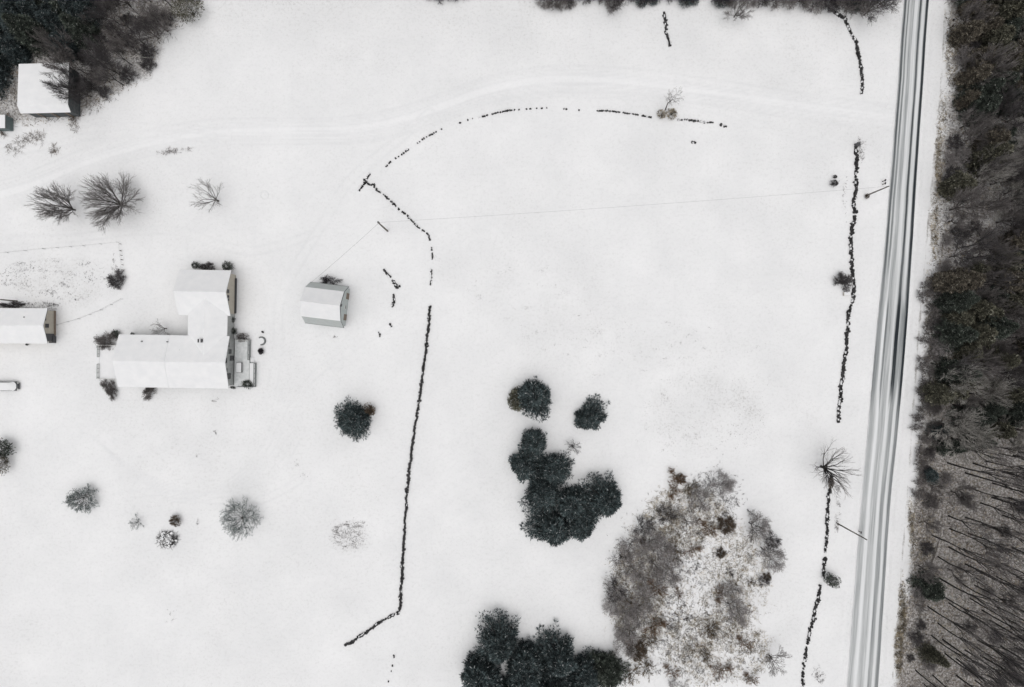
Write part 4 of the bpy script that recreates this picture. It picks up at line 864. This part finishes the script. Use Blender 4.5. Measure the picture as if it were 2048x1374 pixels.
# foliage-free west deck with grey railing
def railing(name, parent, p0, p1, zf, mat, gap=.28, hh=1.0):
    bm = bmesh.new(); p0, p1 = Vector((*p0, zf)), Vector((*p1, zf)); L_ = (p1-p0).length; n = int(L_/gap); d = (p1-p0)/L_
    for i in range(n+1):
        q = p0+d*(L_*i/max(n, 1)); r_ = .06 if i % 6 == 0 or i == n else .03; add_cyl(bm, q, q+Vector((0, 0, hh)), r_, seg=4)
    nx_, ny_ = -d.y, d.x
    for z in (.12, hh): add_cyl(bm, p0+Vector((0, 0, z)), p1+Vector((0, 0, z)), .055, seg=4)
    return bm_obj(name, bm, mat, parent)
dk = box('deck', M['wood_grey'], house, -27.4, -20.7, -3.85, 2.9, 0.0, 0.75)
box('snow_cover', M['snow'], dk, -27.3, -20.66, -3.8, 2.85, .75, .92, bevel=.05)
for p0, p1 in (((-27.3, 2.85), (-27.3, .55)), ((-27.3, -.9), (-27.3, -3.8))): railing('railing', house, p0, p1, .75, M['wood_grey'], .14)
railing('railing', house, (-27.3, 2.85), (-21.0, 2.85), .75, M['trim_white'], .5); railing('railing', house, (-27.3, -3.8), (-21.0, -3.8), .75, M['trim_white'], .5)
bm = bmesh.new()
for k in range(3): add_box(bm, -27.4-.35*(k+1), -27.4-.35*k, -.85, .5, 0, .60-.2*k)
bm_obj('steps', bm, M['snow'], house)
# east deck, with a wider lower half
dk = bpy.data.objects.new('deck', None); bpy.data.objects.remove(dk)
dk = box('deck', M['wood_grey'], house, -0.6, 2.45, -5.0, 4.35, 0.0, 0.55)
m2, nt2, b2 = new_mat('deck_snow'); tc = N(nt2, 'ShaderNodeTexCoord'); rr_ = ramp(nt2, [(.35, (.60, .62, .62)), (.7, (.78, .79, .79))]); nt2.links.new(noise(nt2, tc.outputs['Object'], 1.5, 5), rr_.inputs[0]); nt2.links.new(rr_.outputs[0], b2.inputs['Base Color']); b2.inputs['Roughness'].default_value = .9
box('snow_cover', m2, dk, -0.55, 2.40, -4.95, 4.30, .55, .64, bevel=.02)
box('deck_extension', M['wood_grey'], house, 2.45, 3.65, -5.0, -.2, 0.0, 0.50)
box('snow_cover', M['snow'], dk, 2.47, 3.60, -4.95, -.25, .50, .60, bevel=.02)
railing('railing', house, (2.4, 4.3), (2.4, .4), .55, M['iron'], .16); railing('railing', house, (3.6, -.3), (3.6, -4.9), .5, M['iron'], .16)
railing('railing', house, (-.2, 4.3), (2.4, 4.3), .55, M['trim_white'], .4); railing('railing', house, (.4, -4.95), (3.6, -4.95), .5, M['iron'], .2)
bm = bmesh.new()
for k in range(2): add_box(bm, 2.5+.3*k, 2.8+.3*k, .0, .9, 0, .35-.17*k)
bm_obj('steps', bm, M['snow'], house)

# things on and beside the east deck
hq = lambda x, y: (HX + x*math.cos(math.radians(-.9)) - y*math.sin(math.radians(-.9)), HY + x*math.sin(math.radians(-.9)) + y*math.cos(math.radians(-.9)))
x, y = hq(.62, -1.15); tb = thing('patio_table', 'snow-topped white table on the deck beside the house', 'table', (x, y, .60))
box('snow_cover', M['snow'], tb, -.48, .48, -.95, .95, .78, .92, bevel=.03); box('tabletop', M['trim_dark'], tb, -.52, .60, -1.0, 1.0, .70, .78)
for a in (-.42, .42):
    for b_ in (-.85, .85): box('leg', M['trim_dark'], tb, a-.04, a+.04, b_-.04, b_+.04, 0, .70)
def ring(name, label, cat, px, py, R_, h, mat, infill=None, arc=1.0):
    q = P(px, py); root = thing(name, label, cat, (q.x, q.y, 0)); rng = np.random.default_rng(int(px)); it = []
    n = int(2*math.pi*R_/.34)
    for i in range(n):
        t = 2*math.pi*(i/n-.5)*arc+.35; it.append((math.cos(t)*R_, math.sin(t)*R_, h/2, .34, .30, h, t+math.pi/2))
    V, F = rocks(it, rng, .08)
    for i in range(n):
        me = np_mesh('ring_stone', V[i*8:(i+1)*8], CUBF, mat); link('stone', me, root)
    if infill: bm = bmesh.new(); add_cyl(bm, (0, 0, -.05), (0, 0, h*.55), R_*.85, seg=20); bm_obj('snow_fill', bm, infill, root)
    return root
ring('fire_pit', 'round stone fire pit filled with snow right of the deck', 'fire pit', 523, 682, .75, .35, M['iron'], M['snow'], .6)
bush('urn', 360, 1.1, .62, M['shrub_purple'], n=260, blades=5, bl=.2, bw=.07, hollow=.3)
plant('urn', 522, 702, .4, 'round_bush', 'small purple-black ball bush below the fire pit', 'bush')
plant('urn', 525, 664, .2, 'dead_plant', 'wispy little plant just above the fire pit', 'plant', rz=1, sc=(.3, .45, .4))

# gambrel barn
bx, by = -36.3, 7.6
barn = thing('barn', 'small pale gambrel-roofed barn with the purple bush behind it', 'barn', (bx, by, 0), math.radians(-7))
prof = [(-4.05, 2.6), (-2.85, 5.7), (0, 7.7), (2.85, 5.7), (4.05, 2.6)]
wallp = [(-3.75, 0), (3.75, 0), (3.75, 2.9), (2.75, 5.6), (0, 7.5), (-2.75, 5.6), (-3.75, 2.9)]
prism('wall', M['wall_teal'], barn, wallp, -3.6, 3.45)
def slab(name, mat, parent, a, b_, t0, t1, th0, th1, bevel=0):
    (s0, z0), (s1, z1) = a, b_; return prism(name, mat, parent, [(s0, z0+th0), (s1, z1+th0), (s1, z1+th1), (s0, z0+th1)], t0, t1, bevel=bevel)
for i in range(4):
    a, b_ = prof[i], prof[i+1]
    rf = slab('roof', M['roof_metal'], barn, a, b_, -3.85, 3.75, -.10, .02)
    if i in (1, 2): slab('snow_cover', M['snow'], rf, a, b_, -3.85, 3.72, .03, .17)
bm = bmesh.new()
for a, b_ in zip(prof[:-1], prof[1:]): add_cyl(bm, (3.78, a[0], a[1]-.06), (3.78, b_[0], b_[1]-.06), .06, seg=4)
bm_obj('rake_trim', bm, M['trim_dark'], barn)
bm = bmesh.new(); add_cyl(bm, (-3.85, -4.05, 2.55), (3.75, -4.05, 2.55), .07, seg=6); bm_obj('gutter', bm, M['iron'], barn)
bm = bmesh.new(); add_cyl(bm, (-3.85, 4.05, 2.55), (3.75, 4.05, 2.55), .05, seg=6); bm_obj('gutter', bm, M['iron'], barn)
for y in (2.2, -2.0):
    d_ = box('door', M['wood_brown'], barn, 3.45, 3.53, y-.6, y+.6, .15, 2.3); box('handle', M['metal_dark'], d_, 3.53, 3.58, y+.4, y+.5, 1.1, 1.25)
window(barn, 3.45, 0.2, 5.6, .55, .8, 'e', True); window(barn, 3.45, 0.0, 2.0, .8, .9, 'e')
for x in (-2, 1.2): window(barn, x, -3.75, 1.8, .8, .9, 's')

# long low house cut by the left edge
lh = thing('long_house', 'long low white-roofed house with a tan gable end, cut by the left edge', 'house', (-90.4, 3.45, 0), 0)
rl = gable(lh, -3.4, 3.4, -20, 0, 3.8, 5.2, 'x', M['wall_tan'], .35, .95, wall_name='wall')
box('porch_shade_block', M['trim_dark'], lh, -1.0, -.88, -3.0, -1.5, 0, 3.6); box('porch_shade_block', M['metal_dark'], lh, -1.6, -.75, -3.35, -2.0, .0, 1.0)  # solid dark boxes painting the shade inside the open porch
window(lh, -.95, 1.3, 3.3, .5, .7, 'e', True); w_ = window(lh, -.95, .05, 2.6, .8, 1.0, 'e', True)
for y in (-.2, .3): pass
box('foundation', M['wood_brown'], lh, -1.0, -.80, -1.8, 3.1, 0, .45)
bm = bmesh.new(); add_cyl(bm, (-4.0, 1.65, 4.3), (-4.0, 1.65, 4.85), .12, seg=8); bm_obj('roof_vent', bm, M['iron'], rl)
for x in (-5, -8, -11, -14): window(lh, x, -3.05, 2.0, 1.0, 1.2, 's', True)
plant('darkev', 54, 689, .4, 'evergreen_bush', 'tiny dark shrub under the lower eave of the long low house', 'bush', sc=(.25, .25, .5))
plant('garden', 22, 610, .7, 'twiggy_bush', 'twiggy growth behind the upper eave of the long low house', 'bush', TWIG, sc=(1.6, .35, .5))

# square shed in the wood
sq = thing('open_shed', 'square white-roofed shed with dark walls at the edge of the left wood', 'shed', (-90.75, 49.6, 0), math.radians(1.5))
prism('wall', M['wall_dark'], sq, [(-4.3, 0), (4.4, 0), (4.4, 4.0), (-3.5, 4.75), (-4.3, 4.2)], -4.5, 4.35)
rp = [(-4.75, 4.05), (-3.55, 4.95), (4.75, 4.2)]
rf = prism('roof', M['roof_dark'], sq, [(-4.75, 4.0), (-3.55, 4.9), (4.75, 4.15), (4.75, 4.0), (-3.55, 4.75), (-4.75, 3.88)], -4.85, 4.85)
prism('snow_cover', M['snow'], rf, [(-4.8, 4.02), (-4.8, 4.18), (-3.55, 5.08), (4.8, 4.32), (4.8, 4.17), (-3.55, 4.92)], -4.88, 4.88, bevel=.04)
for x in (-2.6, .2, 3.0): box('post', M['wood_brown'], sq, x-.12, x+.12, -4.45, -4.32, 0, 4.0)
box('door', M['trim_dark'], sq, 4.36, 4.42, -2.0, 0.4, 0, 2.6)
for k in range(9): box('plank', M['wall_dark'], sq, 4.36, 4.40+.03*(k % 2), .6+.4*k, .96+.4*k, .1, 3.8-.03*k)
sq['label'] = 'square white-roofed shed with dark walls at the edge of the left wood'
# grey-green shed at the left edge
gs = thing('small_shed', 'small grey-green shed with a snowy flat roof at the left edge', 'shed', (-101.3, 43.8, 0), 0)
box('wall', M['shed_green'], gs, -2.2, 1.55, -1.35, 1.15, 0, 2.2)
for k in range(8): box('board', M['shed_green'], gs, 1.55, 1.60, -1.28+.31*k, -1.02+.31*k, .05, 2.15)
rf = box('roof', M['roof_dark'], gs, -2.4, 1.62, -1.45, 1.25, 2.2, 2.32); box('snow_cover', M['snow'], rf, -2.4, 1.60, -1.43, 1.23, 2.32, 2.46, bevel=.04)

# snowed-in car at the left edge
cr_ = thing('parked_car', 'low car buried under snow with its dark nose showing at the left edge', 'car', (-100.6, -8.5, 0), 0)
def rounded(a, b_, r_, n=6):
    out = []
    for cx, cy, t0 in ((a-r_, b_-r_, 0), (-a+r_*.5, b_-r_*.5, 90), (-a+r_*.5, -b_+r_*.5, 180), (a-r_, -b_+r_, 270)):
        rr2 = r_ if cx > 0 else r_*.5
        for i in range(n+1): t = math.radians(t0+90*i/n); out.append((cx+rr2*math.cos(t), cy+rr2*math.sin(t)))
    return out
def loft(name, mat, parent, layers, bevel=0):
    bm = bmesh.new(); rings = [[bm.verts.new((x_+dx, y_, z)) for x_, y_ in rounded(a, b_, r_)] for a, b_, r_, z, dx in layers]
    bm.faces.new(rings[0][::-1]); bm.faces.new(rings[-1])
    for A, B in zip(rings[:-1], rings[1:]):
        for i in range(len(A)): bm.faces.new((A[i], A[(i+1) % len(A)], B[(i+1) % len(B)], B[i]))
    return bm_obj(name, bm, mat, parent)
loft('body', M['car_paint'], cr_, [(2.25, .88, .75, .25, 0), (2.32, .93, .8, .5, 0), (2.25, .93, .8, .82, 0), (1.5, .80, .5, 1.3, -.4)])
loft('snow_cover', M['snow'], cr_, [(2.12, .90, .75, .80, -.06), (2.10, .92, .75, .95, -.06), (1.9, .85, .7, 1.06, -.15), (1.35, .75, .5, 1.42, -.4), (1.1, .6, .4, 1.50, -.4)])
for sx_ in (-1.4, 1.4):
    for sy_ in (-.82, .82):
        bm = bmesh.new(); add_cyl(bm, (sx_, sy_-.11, .32), (sx_, sy_+.11, .32), .32, seg=14); w = bm_obj('wheel', bm, M['rubber'], cr_)
        bm = bmesh.new(); add_cyl(bm, (sx_, sy_-.12, .32), (sx_, sy_+.12, .32), .18, seg=10); bm_obj('rim', bm, M['iron'], w)
box('bumper', M['metal_dark'], cr_, 2.2, 2.36, -.6, .6, .3, .55, bevel=.04)
for sy_ in (-.62, .62): box('headlight', M['trim_white'], cr_, 2.08, 2.26, sy_-.14, sy_+.14, .55, .68)

# ------------------------------------------------------------------ poles and wires
def pole(label, px, py, h, arm=True, transformer=False, rz=0.0, r=.15):
    q = P(px, py); root = thing('utility_pole', label, 'utility pole', (q.x, q.y, 0), rz, 'wooden utility poles')
    bm = bmesh.new(); add_cyl(bm, (0, 0, -.3), (0, 0, h), r*1.15, r*.8, 10); bm_obj('post', bm, M['wood_pole'], root)
    if arm:
        a = box('crossarm', M['wood_pole'], root, -.75, .75, -.06, .06, h-.5, h-.38)
        for x in (-.65, .65):
            bm = bmesh.new(); add_cyl(bm, (x, 0, h-.38), (x, 0, h-.2), .05, .03, 8); bm_obj('insulator', bm, M['iron'], a)
    bm = bmesh.new(); add_cyl(bm, (0, 0, h), (0, 0, h+.18), .05, .03, 8); bm_obj('insulator', bm, M['iron'], root)
    if transformer:
        bm = bmesh.new(); add_cyl(bm, (.0, .34, h-2.0), (0, .34, h-1.2), .2, seg=12); bm_obj('transformer', bm, M['iron'], root)
    return Vector((q.x, q.y, h))
pA = pole('thick wooden pole standing alone above the barn', 775, 462, 10.2, False, True, 0.7, .16)
pB = pole('wooden pole beside the road leaning over the upper stone wall side', 1733, 391, 8.6, False, False, .2, .13)
pC = pole('taller plain wooden pole beside the lower stone wall, reaching over the road', 1675, 1047, 12.0, False, False, .2, .13)
pD = pole('thin wooden pole behind the long low house at the left edge', 34, 602, 9.0, False, False, 0, .12)
def wire(label, p0, p1, sag=1.2, r=.022):
    segs = []; n = 24; p0, p1 = Vector(p0), Vector(p1); prev = p0
    for i in range(1, n+1):
        t = i/n; q = p0.lerp(p1, t); q.z -= sag*4*t*(1-t); segs.append((*prev, *q, r, r)); prev = q
    V, F = tubes(segs, 4); o = link('overhead_wire', np_mesh('overhead_wire', V, F, M['wire'])); return tag(o, label, 'wire', 'overhead wires')
wire('long thin wire crossing the big field from the barn pole to the roadside pole', pA, pB, 1.6, .011)
wire('short wire from the barn pole down to the corner of the barn', pA - Vector((0, 0, .6)), (-39.9, 11.4, 3.2), .4, .016)

# ------------------------------------------------------------------ small roadside and yard things
def mailbox(label, px, py, rz=0.0):
    q = P(px, py); root = thing('mailbox', label, 'mailbox', (q.x, q.y, 0), rz, 'mailboxes by the road')
    box('post', M['wood_pole'], root, -.06, .06, -.06, .06, -.2, 1.05)
    prism('box', M['metal_dark'], root, [(-.12, 1.05), (.12, 1.05), (.12, 1.2), (.07, 1.29), (-.07, 1.29), (-.12, 1.2)], -.2, .2)
    box('flag', M['wood_brown'], root, .05, .1, .125, .15, 1.15, 1.4)
mailbox('dark mailbox beside the upper roadside pole', 1765, 363, 1.4); mailbox('small dark mailbox right beneath the first one', 1765, 369, 1.5); mailbox('dark mailbox beside the tall lower roadside pole', 1717, 1062, 1.5)
def post(label, px, py, w, h, group, cat='post', name='post_stump'):
    q = P(px, py); root = thing(name, label, cat, (q.x, q.y, 0), .1, group)
    box('shaft', M['metal_dark'], root, -w/2, w/2, -w/2, w/2, -.2, h, bevel=.03); box('cap', M['trim_dark'], root, -w/2-.03, w/2+.03, -w/2-.03, w/2+.03, h, h+.06)
post('square dark pillar at the upper end of the long roadside wall', 1712, 291, .62, 1.2, None, 'pillar', 'pillar')
for (a, b_, lab) in ((1907, 40, 'topmost of three dark stumps at the wood edge across the road'), (1906, 52, 'middle of three dark stumps at the wood edge across the road'), (1904, 68, 'lowest of three dark stumps at the wood edge across the road')):
    q = P(a, b_); root = thing('tree_stump', lab, 'stump', (q.x, q.y, 0), 0, 'stumps at the wood edge'); bm = bmesh.new(); add_cyl(bm, (0, 0, -.2), (0, 0, .5), .24, .18, 9); bm_obj('wood', bm, M['bark_dark'], root)
    bm = bmesh.new(); add_cyl(bm, (0, .02, .5), (0, .02, .54), .10, .08, 8); bm_obj('snow_cap', bm, M['snow'], root)
q = P(1692, 588); sg = thing('stand_box', 'low cream box under the round grey-green bush', 'box', (q.x, q.y, 0))
box('body', M['wall_tan'], sg, -.6, .6, -.35, .35, 0, .5); box('lid', M['trim_white'], sg, -.64, .64, -.39, .39, .5, .58); box('snow_cover', M['snow'], sg, -.55, .58, -.25, .37, .58, .66, bevel=.02)
# brush ring dusted with snow
q = P(337, 1078); br = thing('brush_ring', 'round brush pile dusted with snow below the dark brown bush', 'brush pile', (q.x, q.y, 0))
rng = np.random.default_rng(8); sg_ = []
for i in range(330):
    t = rng.random()*2*math.pi; r0 = .4+1.5*math.sqrt(rng.random()); p0 = np.array([math.cos(t)*r0*1.1, math.sin(t)*r0*.85, .15+.35*rng.random()]); d = rng.normal(size=3)*[.35, .35, .12]
    sg_.append((*p0, *(p0+d), .035, .02))
V, F = tubes(sg_, 4); link('branches', np_mesh('brush_branches', V, F, M['bark_dark']), br, kind='stuff')
it = [(math.cos(t)*r_*1.15, math.sin(t)*r_*.9, .42, .28+.3*rng.random(), .25+.2*rng.random(), .16, rng.random()*3) for t, r_ in zip(rng.random(34)*6.28, .2+1.6*rng.random(34)**.6)]
V, F = rocks(it, rng, .15); link('snow_cover', np_mesh('brush_snow', V, F, M['snow'], True), br, kind='stuff')
# snow-covered well cover in the yard above the house
ring('well_ring', 'faint round well cover in the snow right of the small open bare tree', 'well cover', 528, 390, .8, .03, M['snow'])

def fence(label, pts, hh=1.0, post_every=3.2, wires=(.5, .95), mat='wood_grey', rr=.035, wr=.012):
    q0 = P(*pts[0]); root = thing('wire_fence', label, 'fence', (q0.x, q0.y, 0), 0, 'fences round the garden plot')
    wsegs = []
    for a, b_ in zip(pts[:-1], pts[1:]):
        pa, pb = P(*a)-q0, P(*b_)-q0; n = max(1, round((pb-pa).length/post_every))
        for i in range(n+1):
            q = pa.lerp(pb, i/n); bm = bmesh.new(); add_cyl(bm, (0, 0, -.2), (random.uniform(-.06, .06), random.uniform(-.06, .06), hh), rr, rr*.8, 6); bm_obj('post', bm, M[mat], root, (q.x, q.y, 0))
        for w in wires: wsegs.append((pa.x, pa.y, w, pb.x, pb.y, w, wr, wr))
    V, F = tubes(wsegs, 4); link('wires', np_mesh('fence_wires', V, F, M['wire']), root)
fence('thin wire fence along the top of the garden plot', [(-20, 509), (90, 498), (170, 492), (238, 485)], wr=.006)
fence('dark posted fence down the right side of the garden plot', [(242, 488), (243, 502), (246, 520), (247, 540)], post_every=1.2, rr=.06, wr=.010, mat='wood_pole', hh=.8)
fence('brownish fence slanting from the garden bush to the long low house', [(246, 598), (205, 620), (160, 638), (116, 650)], wr=.010, post_every=3)
# fallen trunks in the lower wood
for i, (a, b_, c, d, rr3, lab) in enumerate(((1858,1138,1880,1068,.14,'grey fallen trunk slanting up from the lower wood rim'),(1900,600,1990,585,.12,'long fallen trunk in the middle wood'),(1905,610,1960,598,.10,'second fallen trunk just below the long one in the middle wood'),(1835,1215,1840,1250,.08,'short thin fallen trunk under the bushy evergreen at the wood rim'))):
    q = P(a, b_); e = P(c, d) - q; segs = [(0, 0, .15, *(e*.5+Vector((.1, .1, .4))), rr3, rr3*.8), (*(e*.5+Vector((.1, .1, .4))), *(e+Vector((0, 0, .3))), rr3*.8, rr3*.4)]
    for k in range(5): s0 = e*(.35+.13*k); segs.append((s0.x, s0.y, .35, s0.x+random.uniform(-1.2, 1.2), s0.y+random.uniform(-1.2, 1.2), .8, .04, .015))
    V, F = tubes(segs, 6); root = thing('fallen_trunk', lab, 'fallen tree', (q.x, q.y, 0), 0, 'fallen trunks in the roadside wood'); link('trunk', np_mesh('fallen_trunk', V, F, M['wood_pole'], True), root)
# whitish broken branch on the left wood rim
q = P(258, 115); segs = [(0, 0, 5.5, 2.6, .5, 5.9, .07, .03), (.4, .1, 5.5, 2.4, 1.0, 6.2, .05, .02), (1.2, .3, 5.6, 4.3, -.1, 5.7, .05, .02), (0, 0, -.1, 0, 0, 5.5, .12, .08)]
V, F = tubes(segs, 5); root = thing('dead_birch', 'pale dead birch with forked branches at the rim of the left wood', 'tree', (q.x*.96, q.y*.96, 0)); link('trunk', np_mesh('dead_birch', V, F, M['twig_pale'], True), root)
